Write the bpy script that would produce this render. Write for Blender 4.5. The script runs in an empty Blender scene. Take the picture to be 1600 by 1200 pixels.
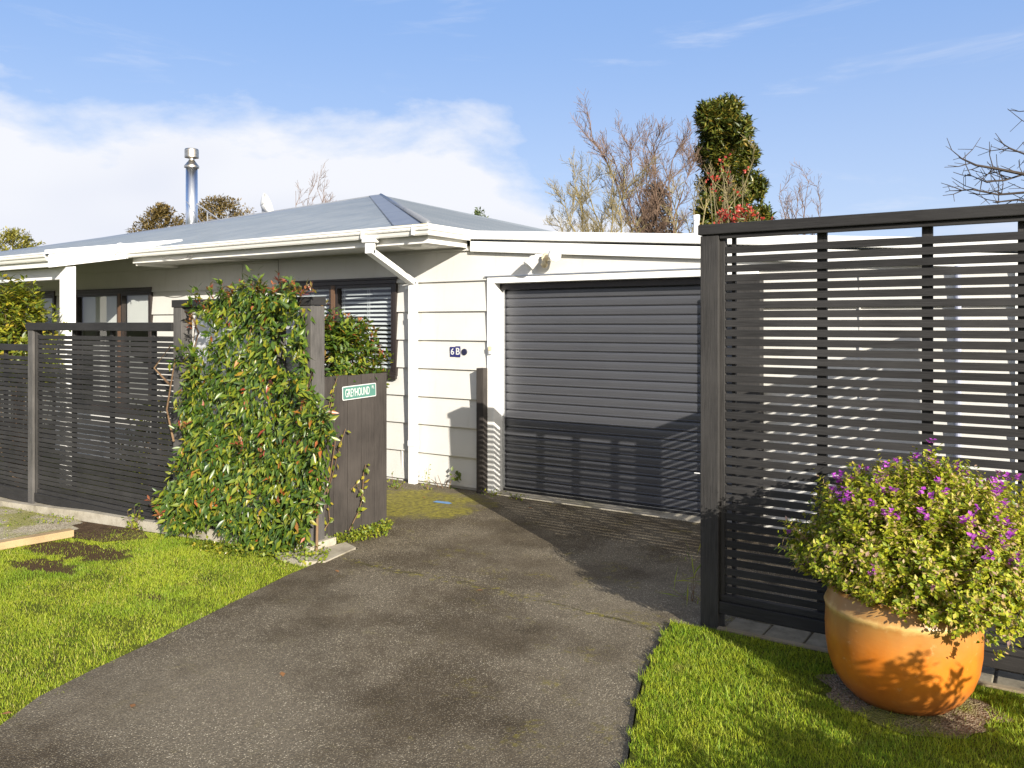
import bpy, math, random
import numpy as np
from mathutils import Vector
random.seed(7); rng = np.random.default_rng(7)
scene = bpy.context.scene
COL = scene.collection
PI = math.pi
# ---------------------------------------------------------------- survey helpers (camera at 0,0,1.7; facade along X, away = +Y)
F, HY, H = 1300.0, 506.0, 1.7
_a = math.atan2(1950, 1300); CA, SA = math.cos(_a), math.sin(_a)
def ray(px, py):
    u = (px-800)/F; w = (HY-py)/F
    return (-CA+u*SA, SA+u*CA, w)
def hgt(x, y=0):
    return -.05*min(max(-4.6-x, 0), 5)
def gnd(px, py):
    d = ray(px, py); z = 0
    for _ in range(8):
        t = (z-H)/d[2]; z = hgt(d[0]*t)
    return (d[0]*t, d[1]*t)
def onY(px, py, Y):
    d = ray(px, py); t = Y/d[1]; return (d[0]*t, Y, H+d[2]*t)
def onX(px, py, X):
    d = ray(px, py); t = X/d[0]; return (X, d[1]*t, H+d[2]*t)
def at(px, py, t):
    d = ray(px, py); return (d[0]*t, d[1]*t, H+d[2]*t)

# ---------------------------------------------------------------- materials
MATS = {}
class N:
    def __init__(s, name):
        s.m = bpy.data.materials.new(name); s.m.use_nodes = True
        s.t = s.m.node_tree; s.n = s.t.nodes; s.l = s.t.links
        s.n.clear()
        s.out = s.n.new('ShaderNodeOutputMaterial')
        s.p = s.n.new('ShaderNodeBsdfPrincipled')
        s.l.new(s.p.outputs[0], s.out.inputs[0]); MATS[name] = s.m
        s._tc = None
    def tc(s, scale=(1,1,1), which='Object', rot=(0,0,0)):
        if s._tc is None: s._tc = s.n.new('ShaderNodeTexCoord')
        mp = s.n.new('ShaderNodeMapping'); mp.inputs['Scale'].default_value = scale; mp.inputs['Rotation'].default_value = rot
        s.l.new(s._tc.outputs[which], mp.inputs[0]); return mp.outputs[0]
    def noise(s, vec, scale, detail=4, rough=.55):
        q = s.n.new('ShaderNodeTexNoise'); q.inputs['Scale'].default_value = scale
        q.inputs['Detail'].default_value = detail; q.inputs['Roughness'].default_value = rough
        s.l.new(vec, q.inputs['Vector']); return q.outputs['Fac']
    def voro(s, vec, scale, feature='F1'):
        q = s.n.new('ShaderNodeTexVoronoi'); q.inputs['Scale'].default_value = scale; q.feature = feature
        s.l.new(vec, q.inputs['Vector']); return q.outputs
    def ramp(s, fac, stops, interp='LINEAR'):
        q = s.n.new('ShaderNodeValToRGB'); r = q.color_ramp; r.interpolation = interp
        while len(r.elements) > 1: r.elements.remove(r.elements[-1])
        for i, (p, c) in enumerate(stops):
            e = r.elements[0] if i == 0 else r.elements.new(p)
            e.position = p
            if not hasattr(c, '__len__'): c = (c, c, c)
            e.color = (*c, 1)
        s.l.new(fac, q.inputs[0]); return q.outputs[0]
    def mix(s, fac, a, b, mode='MIX'):
        q = s.n.new('ShaderNodeMix'); q.data_type = 'RGBA'; q.blend_type = mode
        for i, v in ((0, fac), (6, a), (7, b)):
            if isinstance(v, (int, float)): q.inputs[i].default_value = v
            elif isinstance(v, tuple): q.inputs[i].default_value = (*v, 1)
            else: s.l.new(v, q.inputs[i])
        return q.outputs[2]
    def math(s, op, a, b=0, clamp=False):
        q = s.n.new('ShaderNodeMath'); q.operation = op; q.use_clamp = clamp
        for i, v in enumerate((a, b)):
            if isinstance(v, (int, float)): q.inputs[i].default_value = v
            else: s.l.new(v, q.inputs[i])
        return q.outputs[0]
    def bump(s, h, strength=.3, dist=.01):
        q = s.n.new('ShaderNodeBump'); q.inputs['Strength'].default_value = strength; q.inputs['Distance'].default_value = dist
        s.l.new(h, q.inputs['Height']); s.l.new(q.outputs[0], s.p.inputs['Normal'])
    def col(s, v):
        if isinstance(v, tuple): s.p.inputs['Base Color'].default_value = (*v, 1)
        else: s.l.new(v, s.p.inputs['Base Color'])
    def set(s, rough=.6, metal=0, spec=.5):
        if isinstance(rough, (int, float)): s.p.inputs['Roughness'].default_value = rough
        else: s.l.new(rough, s.p.inputs['Roughness'])
        s.p.inputs['Metallic'].default_value = metal
        s.p.inputs['Specular IOR Level'].default_value = spec
        return s.m

def wood(name, dark, light, grain=(1, 1, 14), rough=.7, knots=None):
    k = N(name); a = k.noise(k.tc(grain), 9, 6, .65); b = k.noise(k.tc((1,1,1)), 3.0, 3)
    c = k.ramp(a, [(.3, dark), (.7, light)])
    c = k.mix(k.ramp(b, [(.35, 0), (.75, .55)]), c, tuple(min(1, v*1.5) for v in light))
    g = k.n.new('ShaderNodeNewGeometry'); rv = k.ramp(g.outputs['Random Per Island'], [(0, .72), (1, 1.28)])
    c = k.mix(1.0, c, rv, 'MULTIPLY')
    k.col(c); k.bump(a, .45, .004); return k.set(rough, 0, .35)
# grain vectors: low frequency along the grain axis
wood('black_slat', (0.0112,0.0105,0.0105), (0.0285,0.0273,0.0267), (.8, 14, 14))
wood('black_slat_side', (0.0112,0.0105,0.0105), (0.0285,0.0273,0.0267), (14, .8, 14))
wood('black_post', (0.0158,0.0151,0.0144), (0.0446,0.0418,0.0396), (16, 16, .9))
wood('grey_post', (0.0360,0.0346,0.0324), (0.1152,0.1080,0.1008), (16, 16, .8))
wood('brown_board', (0.0233,0.0199,0.0182), (0.0641,0.0553,0.0486), (14, 14, .7))
wood('raw_timber', (.27,.19,.10), (.44,.32,.17), (2, 14, 14))
wood('old_timber', (.16,.12,.08), (.30,.25,.17), (1, 14, 14))

def paint(name, c, rough=.45, grain=None, amount=.06, dirt=0):
    k = N(name); a = k.noise(k.tc((1,1,1)), 2.5, 5)
    lo = tuple(v*(1-amount) for v in c)
    cc = k.ramp(a, [(.3, lo), (.7, c)])
    if dirt:
        d = k.noise(k.tc((6, 6, .6)), 2.2, 6, .7)
        cc = k.mix(k.ramp(d, [(.55, 0), (.85, dirt)]), cc, (c[0]*.55, c[1]*.52, c[2]*.42))
    k.col(cc)
    if grain:
        g = k.noise(k.tc(grain), 6, 5, .7); k.bump(g, .5, .003)
    return k.set(rough, 0, .4)
paint('wall_paint', (.615,.605,.57), .6, (1.5, 4, 40), .07, .28)
paint('white_paint', (.82,.82,.80), .45, None, .03, .10)
paint('gutter_paint', (.80,.79,.74), .35, None, .04, .14)
paint('soffit_paint', (.62,.61,.57), .6, None, .05)
paint('dark_brown_frame', (.030,.023,.020), .35)
paint('rust_brown_frame', (.13,.075,.045), .5)
paint('blind_white', (.80,.80,.78), .5)
paint('roller_cream', (.74,.71,.64), .8)
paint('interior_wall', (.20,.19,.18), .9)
paint('pvc_white', (.85,.85,.84), .35)
paint('dish_white', (.72,.72,.70), .5, None, .12, .35)
paint('cream_plastic', (.72,.60,.38), .45, None, .1)
paint('lamp_white', (.80,.79,.74), .4)
paint('navy_plate', (.028,.030,.14), .3)
paint('letter_white', (.62,.63,.61), .5)
paint('plaque_navy', (.022,.024,.055), .3)
paint('sign_green', (.09,.22,.18), .4, None, .12, .1)
paint('cable_grey', (.20,.19,.17), .6)
paint('rubber_black', (.012,.012,.013), .6)
paint('shadow_stripe_grey', (.34,.36,.46), .5)  # lavender grey that imitates shade on the garage wall
paint('blue_scrap', (.10,.19,.34), .5)

k = N('flue_steel'); a = k.noise(k.tc((8, 8, .3)), 3, 4); k.col(k.ramp(a, [(.3, (.62,.66,.72)), (.7, (.80,.83,.87))])); k.set(k.ramp(a, [(.3, .22), (.7, .38)]), 1.0)
k = N('cowl_steel'); a = k.noise(k.tc((2, 2, 8)), 5, 4); k.col(k.ramp(a, [(.3, (.40,.36,.30)), (.7, (.66,.62,.54))])); k.set(.35, 1.0)
k = N('galvanised'); k.col((.55,.56,.57)); k.set(.4, .9)

k = N('roof_iron')
a = k.noise(k.tc((1,1,1)), 1.3, 6, .65); b = k.noise(k.tc((26, .5, 1)), 2.2, 5, .75)
c = k.ramp(a, [(.3, (.145,.175,.205)), (.7, (.21,.235,.26))])
c = k.mix(k.ramp(b, [(.45, 0), (.7, .7)]), c, (.31,.33,.34))
k.col(c); k.set(.42, .0, .5)
k = N('roof_flashing')
a = k.noise(k.tc((1,1,1)), 2.3, 6, .65); k.col(k.ramp(a, [(.3, (.14,.152,.175)), (.7, (.20,.212,.235))])); k.set(.4, 0, .5)
k = N('lichen'); k.col((.45,.36,.04)); k.set(.9)

k = N('door_steel')
a = k.noise(k.tc((.25, 1, 30)), 6, 4, .6); b = k.noise(k.tc((1,1,1)), 1.7, 4)
c = k.ramp(a, [(.25, (.070,.072,.082)), (.75, (.108,.111,.122))])
c = k.mix(k.ramp(b, [(.4, 0), (.8, .25)]), c, (.124,.127,.138))
k.col(c); k.set(.36, .3, .5)
k = N('door_seal'); k.col((.02,.02,.022)); k.set(.6)

k = N('concrete')
v = k.tc((1,1,1)); a = k.noise(v, 5, 8, .7); b = k.noise(v, 60, 3)
c = k.ramp(a, [(.28, (.20,.175,.13)), (.5, (.37,.335,.265)), (.75, (.48,.45,.38))])
c = k.mix(k.ramp(k.noise(v, 1.8, 5), [(.55, 0), (.75, .45)]), c, (.20,.19,.06))
k.col(c); k.bump(b, .4, .004); k.set(.9, 0, .2)

k = N('driveway_asphalt')
v = k.tc((1,1,1))
big = k.noise(v, .75, 6, .62); mid = k.noise(v, 1.9, 8, .70); fine = k.noise(v, 120, 3, .7)
c = k.ramp(mid, [(.3, (.042,.030,.015)), (.5, (.080,.061,.036)), (.74, (.160,.130,.086))])
c = k.mix(k.ramp(big, [(.44, 0), (.60, .7)]), c, (.205,.175,.125))
c = k.mix(k.ramp(big, [(.30, .5), (.45, 0)]), c, (.048,.034,.015))
# pale aggregate showing through the worn skin
vo = k.voro(v, 105); spn = k.noise(v, 52, 4, .8); sp = k.ramp(k.math('ADD', vo['Distance'], k.math('MULTIPLY', k.math('SUBTRACT', spn, .5), .9)), [(.20, 1), (.34, 0)])
msk = k.ramp(k.noise(v, 1.5, 4, .6), [(.40, .12), (.56, 1)])
gate = k.ramp(vo['Color'], [(.42, 0), (.60, 1)])
c = k.mix(k.math('MULTIPLY', k.math('MULTIPLY', sp, msk), gate), c, (.66,.58,.42))
vo2 = k.voro(v, 150); sp2 = k.ramp(vo2['Distance'], [(.2, 1), (.45, 0)])
c = k.mix(k.math('MULTIPLY', sp2, k.ramp(vo2['Color'], [(.45, 0), (.65, .8)])), c, (.40,.345,.24))
c = k.mix(k.ramp(fine, [(.35, .55), (.6, 0)]), c, (.035,.029,.023))
# moss
sep = k.n.new('ShaderNodeSeparateXYZ'); k.l.new(v, sep.inputs[0])
def blob(cx, cy, rx, ry):
    dx = k.math('DIVIDE', k.math('SUBTRACT', sep.outputs[0], cx), rx); dy = k.math('DIVIDE', k.math('SUBTRACT', sep.outputs[1], cy), ry)
    d = k.math('ADD', k.math('MULTIPLY', dx, dx), k.math('MULTIPLY', dy, dy))
    d = k.math('ADD', d, k.math('MULTIPLY', k.math('SUBTRACT', mid, .5), 4.0))
    return k.ramp(d, [(.45, 1), (1.0, 0)])
moss_c = k.mix(k.ramp(k.noise(v, 22, 6, .75), [(.36, 0), (.64, 1)]), (.075,.068,.016), (.36,.32,.035))
c = k.mix(k.math('MULTIPLY', blob(-5.25, 5.95, .85, .70), .78), c, moss_c)
mm = k.ramp(k.noise(v, 3.3, 8, .75), [(.54, 0), (.66, .65)])
mm = k.math('MULTIPLY', mm, k.ramp(k.noise(v, 28, 3, .6), [(.45, 0), (.58, 1)]))
mz = k.math('MAXIMUM', blob(-2.4, 4.6, 1.1, 1.1), k.math('MAXIMUM', blob(-3.4, 5.0, 1.6, .5), k.math('MAXIMUM', blob(-2.0, 3.3, .45, 1.6), blob(-3.3, 6.6, 1.6, .25))))
c = k.mix(k.math('MULTIPLY', mm, k.math('ADD', mz, .22, True)), c, (.20,.17,.02))
# a settled joint line across the drive, dark with a little moss
ln = k.math('ADD', k.math('SUBTRACT', sep.outputs[1], k.math('MULTIPLY', sep.outputs[0], -.02)), k.math('MULTIPLY', k.math('SUBTRACT', k.noise(v, 1.4, 5), .5), .5))
ln = k.math('ABSOLUTE', k.math('SUBTRACT', ln, 4.28))
c = k.mix(k.math('MULTIPLY', k.ramp(ln, [(.006, .9), (.022, 0)]), k.ramp(k.noise(v, 4, 4), [(.4, .2), (.6, 1)])), c, (.05,.043,.012))
c = k.mix(k.math('MULTIPLY', k.ramp(ln, [(.03, .8), (.10, 0)]), k.ramp(k.noise(v, 17, 5, .7), [(.54, 0), (.64, 1)])), c, (.22,.19,.025))
k.col(c)
k.bump(k.math('ADD', k.math('MULTIPLY', fine, .6), k.math('MULTIPLY', vo['Distance'], .8)), .55, .006); k.set(.88, 0, .25)

k = N('soil')
v = k.tc((1,1,1)); a = k.noise(v, 14, 8, .7); k.col(k.ramp(a, [(.3, (.035,.022,.013)), (.7, (.13,.085,.05))])); k.bump(a, .6, .02); k.set(.95, 0, .1)
k = N('gravel')
v = k.tc((1,1,1)); vo = k.voro(v, 110); a = k.noise(v, 2.6, 5)
c = k.ramp(vo['Color'], [(.1, (.12,.09,.055)), (.9, (.36,.28,.19))]); c = k.mix(k.ramp(a, [(.5, 0), (.62, .8)]), c, (.16,.17,.03))
k.col(c); k.bump(vo['Distance'], .8, .02); k.set(.95, 0, .2)
k = N('gravel_pale')
v = k.tc((1,1,1)); vo = k.voro(v, 60); a = k.noise(v, 2.6, 5)
c = k.ramp(vo['Color'], [(.1, (.26,.22,.15)), (.9, (.56,.50,.38))]); c = k.mix(k.ramp(a, [(.48, 0), (.60, .8)]), c, (.24,.24,.05))
k.col(c); k.bump(vo['Distance'], .8, .02); k.set(.95, 0, .2)
k = N('lawn_soil')
v = k.tc((1,1,1)); a = k.noise(v, 2.2, 6, .65); b = k.noise(v, 40, 4, .7)
c = k.ramp(a, [(.30, (.09,.075,.02)), (.48, (.13,.155,.018)), (.7, (.18,.20,.02))])
c = k.mix(k.ramp(b, [(.4, .7), (.65, 0)]), c, (.03,.035,.008))
sep = k.n.new('ShaderNodeSeparateXYZ'); k.l.new(v, sep.inputs[0]); mid = k.noise(v, 5, 6, .7)
for bx, by, rx, ry in ((*gnd(120, 858), .85, .26), (*gnd(70, 882), .5, .18), (*gnd(235, 928), .15, .05)):
    dx = k.math('DIVIDE', k.math('SUBTRACT', sep.outputs[0], bx), rx); dy = k.math('DIVIDE', k.math('SUBTRACT', sep.outputs[1], by), ry)
    q = k.math('ADD', k.math('ADD', k.math('MULTIPLY', dx, dx), k.math('MULTIPLY', dy, dy)), k.math('MULTIPLY', k.math('SUBTRACT', mid, .5), 3))
    c = k.mix(k.ramp(q, [(.5, .95), (1.1, 0)]), c, (.085,.052,.028))
k.col(c); k.bump(b, .8, .02); k.set(.95, 0, .1)
k = N('ground_far')
v = k.tc((1,1,1)); a = k.noise(v, .6, 6, .65); k.col(k.ramp(a, [(.35, (.05,.06,.015)), (.65, (.10,.10,.04))])); k.set(.95, 0, .1)
k = N('paver')
v = k.tc((1,1,1)); a = k.noise(v, 9, 7, .7); k.col(k.ramp(a, [(.3, (.15,.13,.09)), (.7, (.30,.27,.20))])); k.bump(k.noise(v, 70, 3), .4, .004); k.set(.9, 0, .2)

k = N('pot_glaze')
v = k.tc((1,1,1)); a = k.noise(v, 2.6, 5, .6); b = k.noise(v, 9, 6, .7)
sep = k.n.new('ShaderNodeSeparateXYZ'); k.l.new(v, sep.inputs[0])
c = k.ramp(a, [(.28, (.32,.080,.010)), (.5, (.56,.165,.014)), (.75, (.62,.23,.026))])
hz = k.math('ADD', sep.outputs[2], k.math('MULTIPLY', k.math('SUBTRACT', b, .5), .09))
c = k.mix(k.ramp(hz, [(.25, 0), (.40, .85)]), c, (.36,.205,.06))
c = k.mix(k.ramp(hz, [(.385, 0), (.408, .75), (.43, 0)]), c, (.66,.44,.15))
st = k.noise(k.tc((5, 5, .7)), 3, 6, .7); c = k.mix(k.ramp(st, [(.5, 0), (.72, .5)]), c, (.42,.15,.03)); c = k.mix(k.ramp(k.noise(v, 22, 6, .75), [(.60, 0), (.70, .45)]), c, (.70,.48,.22))      # unglazed shoulder below the rim
c = k.mix(k.ramp(hz, [(.02, .65), (.17, 0)]), c, (.27,.085,.025))       # bare clay foot
c = k.mix(k.ramp(b, [(.6, 0), (.78, .35)]), c, (.60,.38,.13))
k.col(c); k.bump(k.noise(k.tc((2,2,14)), 5, 4), .15, .004); k.set(k.ramp(b, [(.3, .28), (.7, .48)]), 0, .5)
k = N('potting_soil'); k.col((.03,.022,.015)); k.set(.95)

def leafmat(name, stops, rough=.45, trans=.3, spec=.5, patch=None):
    k = N(name); g = k.n.new('ShaderNodeNewGeometry')
    c = k.ramp(g.outputs['Random Per Island'], stops)
    if patch:
        v = k.tc((1,1,1))
        c = k.mix(k.ramp(k.noise(v, 2.6, 6, .7), [(.46, 0), (.68, .75)]), c, patch[0])
        c = k.mix(k.ramp(k.noise(v, 1.4, 5, .65), [(.50, 0), (.70, .7)]), c, patch[1])
        c = k.mix(k.ramp(k.noise(v, 5.5, 5, .7), [(.60, 0), (.72, .65)]), c, patch[2])
    k.col(c); k.set(rough, 0, spec)
    if trans:
        tr = k.n.new('ShaderNodeBsdfTranslucent'); k.l.new(c, tr.inputs[0])
        mx = k.n.new('ShaderNodeMixShader'); mx.inputs[0].default_value = trans
        k.l.new(k.p.outputs[0], mx.inputs[1]); k.l.new(tr.outputs[0], mx.inputs[2]); k.l.new(mx.outputs[0], k.out.inputs[0])
    return k.m
leafmat('vine_leaf', [(0, (.024,.056,.008)), (.36, (.054,.102,.012)), (.68, (.110,.160,.015)), (.92, (.22,.235,.02)), (.975, (.26,.21,.02)), (.988, (.30,.08,.02)), (1, (.22,.04,.02))], .36, .15)
leafmat('vine_tip_leaf', [(0, (.12,.12,.02)), (.4, (.20,.13,.03)), (.7, (.30,.09,.04)), (1, (.22,.04,.03))], .35, .3)
leafmat('camellia_leaf', [(0, (.05,.085,.010)), (.4, (.12,.15,.015)), (.8, (.24,.25,.02)), (1, (.40,.30,.03))], .33, .25)
leafmat('pot_shrub_leaf', [(0, (.12,.19,.015)), (.35, (.30,.36,.022)), (.72, (.50,.49,.03)), (.88, (.55,.42,.12)), (1, (.50,.33,.28))], .5, .38)
leafmat('blossom', [(0, (.30,.03,.38)), (.5, (.46,.06,.50)), (1, (.62,.22,.62))], .5, .35)
leafmat('evergreen_leaf', [(0, (.038,.058,.011)), (.5, (.090,.115,.018)), (.85, (.19,.175,.025)), (1, (.30,.19,.03))], .38, .2)
leafmat('bronze_leaf', [(0, (.065,.045,.012)), (.5, (.12,.085,.018)), (1, (.19,.125,.03))], .6, .2)
leafmat('yellow_leaf', [(0, (.10,.11,.02)), (.5, (.20,.19,.025)), (1, (.32,.27,.03))], .5, .3)
leafmat('green_leaf', [(0, (.05,.08,.02)), (1, (.14,.18,.03))], .5, .3)
leafmat('dark_leaf', [(0, (.028,.022,.014)), (.6, (.05,.040,.02)), (1, (.085,.06,.03))], .5, .15)
leafmat('berry_red', [(0, (.25,.02,.015)), (1, (.42,.05,.03))], .4, .1)
leafmat('weed_leaf', [(0, (.10,.16,.02)), (.6, (.22,.27,.02)), (1, (.36,.34,.03))], .5, .35)
leafmat('dead_leaf', [(0, (.16,.06,.02)), (1, (.34,.17,.06))], .8, .1)
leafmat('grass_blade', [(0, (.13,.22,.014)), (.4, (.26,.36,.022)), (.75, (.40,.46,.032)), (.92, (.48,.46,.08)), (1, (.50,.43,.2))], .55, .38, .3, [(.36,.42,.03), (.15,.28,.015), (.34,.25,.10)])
leafmat('grass_blade_lush', [(0, (.10,.19,.012)), (.4, (.22,.34,.02)), (.8, (.40,.48,.03)), (1, (.46,.45,.08))], .5, .38, .3, [(.46,.47,.03), (.12,.25,.015), (.30,.26,.08)])  # greener blade mix for the right lawn
def barkmat(name, a, b):
    k = N(name); k.col(k.ramp(k.noise(k.tc((1,1,.3)), 3, 6, .7), [(.3, a), (.7, b)])); return k.set(.85, 0, .2)
barkmat('bark_grey', (.10,.085,.05), (.26,.22,.12)); barkmat('bark_red', (.11,.07,.05), (.24,.165,.12)); barkmat('bark_pale', (.13,.105,.05), (.30,.25,.13))
barkmat('bark_dark', (.03,.025,.022), (.07,.055,.045)); barkmat('vine_stem', (.10,.06,.035), (.24,.16,.09))

k = N('pane_glass')
tr = k.n.new('ShaderNodeBsdfTransparent'); tr.inputs[0].default_value = (.86,.90,.92,1)
gl = k.n.new('ShaderNodeBsdfGlossy'); gl.inputs['Roughness'].default_value = .01
fr = k.n.new('ShaderNodeLayerWeight'); fr.inputs[0].default_value = .5
mx = k.n.new('ShaderNodeMixShader'); k.l.new(k.math('ADD', k.math('MULTIPLY', k.math('POWER', fr.outputs[1], 4.0), .7), .07, True), mx.inputs[0]); k.l.new(tr.outputs[0], mx.inputs[1]); k.l.new(gl.outputs[0], mx.inputs[2]); k.l.new(mx.outputs[0], k.out.inputs[0])
k = N('poly_sheet')
a = k.noise(k.tc((1,1,1)), 6, 5); k.col(k.ramp(a, [(.3, (.52,.54,.56)), (.7, (.78,.79,.80))])); k.set(.3, 0, .5)
tr = k.n.new('ShaderNodeBsdfTranslucent'); tr.inputs[0].default_value = (.75,.77,.78,1)
mx = k.n.new('ShaderNodeMixShader'); mx.inputs[0].default_value = .35; k.l.new(k.p.outputs[0], mx.inputs[1]); k.l.new(tr.outputs[0], mx.inputs[2]); k.l.new(mx.outputs[0], k.out.inputs[0])

# ---------------------------------------------------------------- mesh helpers
class MB:
    def __init__(s): s.v = []; s.f = []
    def hexa(s, p):     # 8 points: bottom ring 0-3, top ring 4-7
        b = len(s.v); s.v += [tuple(q) for q in p]
        s.f += [tuple(b+i for i in q) for q in ((3,2,1,0),(4,5,6,7),(0,1,5,4),(1,2,6,5),(2,3,7,6),(3,0,4,7))]
    def box(s, x0, x1, y0, y1, z0, z1):
        s.hexa([(x0,y0,z0),(x1,y0,z0),(x1,y1,z0),(x0,y1,z0),(x0,y0,z1),(x1,y0,z1),(x1,y1,z1),(x0,y1,z1)])
    def bar(s, a, b, w, h, up=(0,0,1)):
        a = Vector(a); b = Vector(b); d = (b-a).normalized(); u = Vector(up)
        r = d.cross(u).normalized(); u = r.cross(d).normalized()
        P = []
        for q in (a, b):
            P += [q-r*w/2-u*h/2, q+r*w/2-u*h/2, q+r*w/2+u*h/2, q-r*w/2+u*h/2]
        s.hexa(P)
    def tube(s, pts, rad, n=8, cap=True):
        pts = [Vector(p) for p in pts]; b0 = len(s.v)
        if not hasattr(rad, '__len__'): rad = [rad]*len(pts)
        for i, p in enumerate(pts):
            d = (pts[min(i+1, len(pts)-1)]-pts[max(i-1, 0)])
            d = d.normalized() if d.length > 1e-9 else Vector((0,0,1))
            up = Vector((0,0,1)) if abs(d.z) < .95 else Vector((1,0,0))
            x = d.cross(up).normalized(); y = d.cross(x)
            for j in range(n):
                t = 2*PI*j/n; s.v.append(tuple(p+(x*math.cos(t)+y*math.sin(t))*rad[i]))
        for i in range(len(pts)-1):
            for j in range(n):
                a = b0+i*n+j; c = b0+i*n+(j+1) % n
                s.f.append((a, c, c+n, a+n))
        if cap:
            s.f.append(tuple(b0+j for j in range(n))[::-1]); s.f.append(tuple(b0+(len(pts)-1)*n+j for j in range(n)))
    def lathe(s, prof, c=(0,0,0), n=48):
        b0 = len(s.v)
        for r, z in prof:
            for j in range(n):
                t = 2*PI*j/n; s.v.append((c[0]+r*math.cos(t), c[1]+r*math.sin(t), c[2]+z))
        for i in range(len(prof)-1):
            for j in range(n):
                a = b0+i*n+j; e = b0+i*n+(j+1) % n; s.f.append((a, e, e+n, a+n))
        s.f.append(tuple(b0+j for j in range(n))[::-1]); s.f.append(tuple(b0+(len(prof)-1)*n+j for j in range(n)))
    def grid(s, rows):          # rows of equal length
        b0 = len(s.v); m = len(rows[0])
        for r in rows: s.v += [tuple(p) for p in r]
        for i in range(len(rows)-1):
            for j in range(m-1):
                a = b0+i*m+j; s.f.append((a, a+1, a+m+1, a+m))
    def poly(s, pts, z0, z1=None):
        b = len(s.v); n = len(pts)
        s.v += [(p[0], p[1], z0) for p in pts]; s.f.append(tuple(range(b, b+n)))
    def prism(s, pts, z0, z1):
        b = len(s.v); n = len(pts)
        s.v += [(p[0], p[1], z0) for p in pts]+[(p[0], p[1], z1) for p in pts]
        s.f.append(tuple(range(b, b+n))[::-1]); s.f.append(tuple(range(b+n, b+2*n)))
        for i in range(n):
            j = (i+1) % n; s.f.append((b+i, b+j, b+n+j, b+n+i))
    def build(s, name, mat, parent=None, smooth=False, bevel=0):
        me = bpy.data.meshes.new(name); me.from_pydata(s.v, [], s.f); me.update()
        return link(name, me, mat, parent, smooth, bevel)
def link(name, me, mat, parent=None, smooth=False, bevel=0):
    o = bpy.data.objects.new(name, me); COL.objects.link(o)
    if mat: me.materials.append(MATS[mat])
    if smooth: me.polygons.foreach_set('use_smooth', [True]*len(me.polygons))
    if bevel:
        b = o.modifiers.new('Bevel', 'BEVEL'); b.width = bevel; b.segments = 2; b.limit_method = 'ANGLE'
    if parent:
        o.parent = parent; o.matrix_parent_inverse = parent.matrix_world.inverted() if False else o.matrix_parent_inverse
        o.location = -Vector(parent.location)
    return o
def npmesh(name, V, Fc, mat, parent=None):
    V = np.asarray(V, dtype=np.float32); Fc = np.asarray(Fc, dtype=np.int32)
    me = bpy.data.meshes.new(name); me.vertices.add(len(V)); me.vertices.foreach_set('co', V.ravel())
    m, kk = Fc.shape
    me.loops.add(m*kk); me.loops.foreach_set('vertex_index', Fc.ravel())
    me.polygons.add(m); me.polygons.foreach_set('loop_start', np.arange(0, m*kk, kk, dtype=np.int32)); me.polygons.foreach_set('loop_total', np.full(m, kk, dtype=np.int32))
    me.update(calc_edges=True); me.validate()
    return link(name, me, mat, parent)
def thing(name, label, cat, loc=(0,0,0), group=None):
    o = bpy.data.objects.new(name, None); COL.objects.link(o); o.location = loc; o.empty_display_size = .2
    o['label'] = label; o['category'] = cat
    if group: o['group'] = group
    return o
def tag(o, label, cat, group=None):
    o['label'] = label; o['category'] = cat
    if group: o['group'] = group
    return o
def struct(o): o['kind'] = 'structure'; return o
def stuff(o, label, cat): o['kind'] = 'stuff'; o['label'] = label; o['category'] = cat; return o
def nrm(a): return a/np.maximum(np.linalg.norm(a, axis=-1, keepdims=True), 1e-9)
def leaves(P, D, Nn, L, W, fold=.18, droop=.12):
    n = len(P); D = nrm(D); S = nrm(np.cross(D, Nn)); Nn = np.cross(S, D)
    L = np.broadcast_to(np.asarray(L, dtype=float), (n,))[:, None]; W = np.broadcast_to(np.asarray(W, dtype=float), (n,))[:, None]
    V = np.stack([P, P+D*L*.48+S*W*.5, P+D*L-Nn*droop*L, P+D*L*.48-S*W*.5, P+D*L*.5-Nn*fold*W], 1).reshape(-1, 3)
    b = (np.arange(n)*5)[:, None, None]
    T = np.array([(0,1,4),(1,2,4),(2,3,4),(3,0,4)])[None]
    return V, (b+T).reshape(-1, 3)
def sprigs(tips, axes, length, per, L, W, spread=.9, jit=.35):
    """leafy sprigs: `per` leaves along the last `length` of each axis ending at each tip"""
    n = len(tips); A = nrm(axes)
    t = rng.uniform(0, 1, (n, per))**.8
    P = tips[:, None]-A[:, None]*(t*length)[..., None] + rng.normal(0, length*.05, (n, per, 3))
    R = nrm(rng.normal(0, 1, (n, per, 3))); R = R-A[:, None]*np.sum(R*A[:, None], -1, keepdims=True); R = nrm(R)
    D = A[:, None]*(1-spread*.55)+R*spread + rng.normal(0, jit*.4, (n, per, 3))
    Nn = A[:, None]*.8-R*.3+np.array([0, 0, .5])+rng.normal(0, jit, (n, per, 3))
    s = rng.uniform(.65, 1.2, n*per)
    return leaves(P.reshape(-1, 3), D.reshape(-1, 3), Nn.reshape(-1, 3), L*s, W*s)
def rough_dir(n): return nrm(rng.normal(0, 1, (n, 3)))
def inpoly(x, y, poly):
    r = np.zeros(len(x), bool); j = len(poly)-1
    for i in range(len(poly)):
        xi, yi = poly[i]; xj, yj = poly[j]
        c = ((yi > y) != (yj > y)) & (x < (xj-xi)*(y-yi)/((yj-yi) if yj != yi else 1e-9)+xi)
        r ^= c; j = i
    return r
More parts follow.
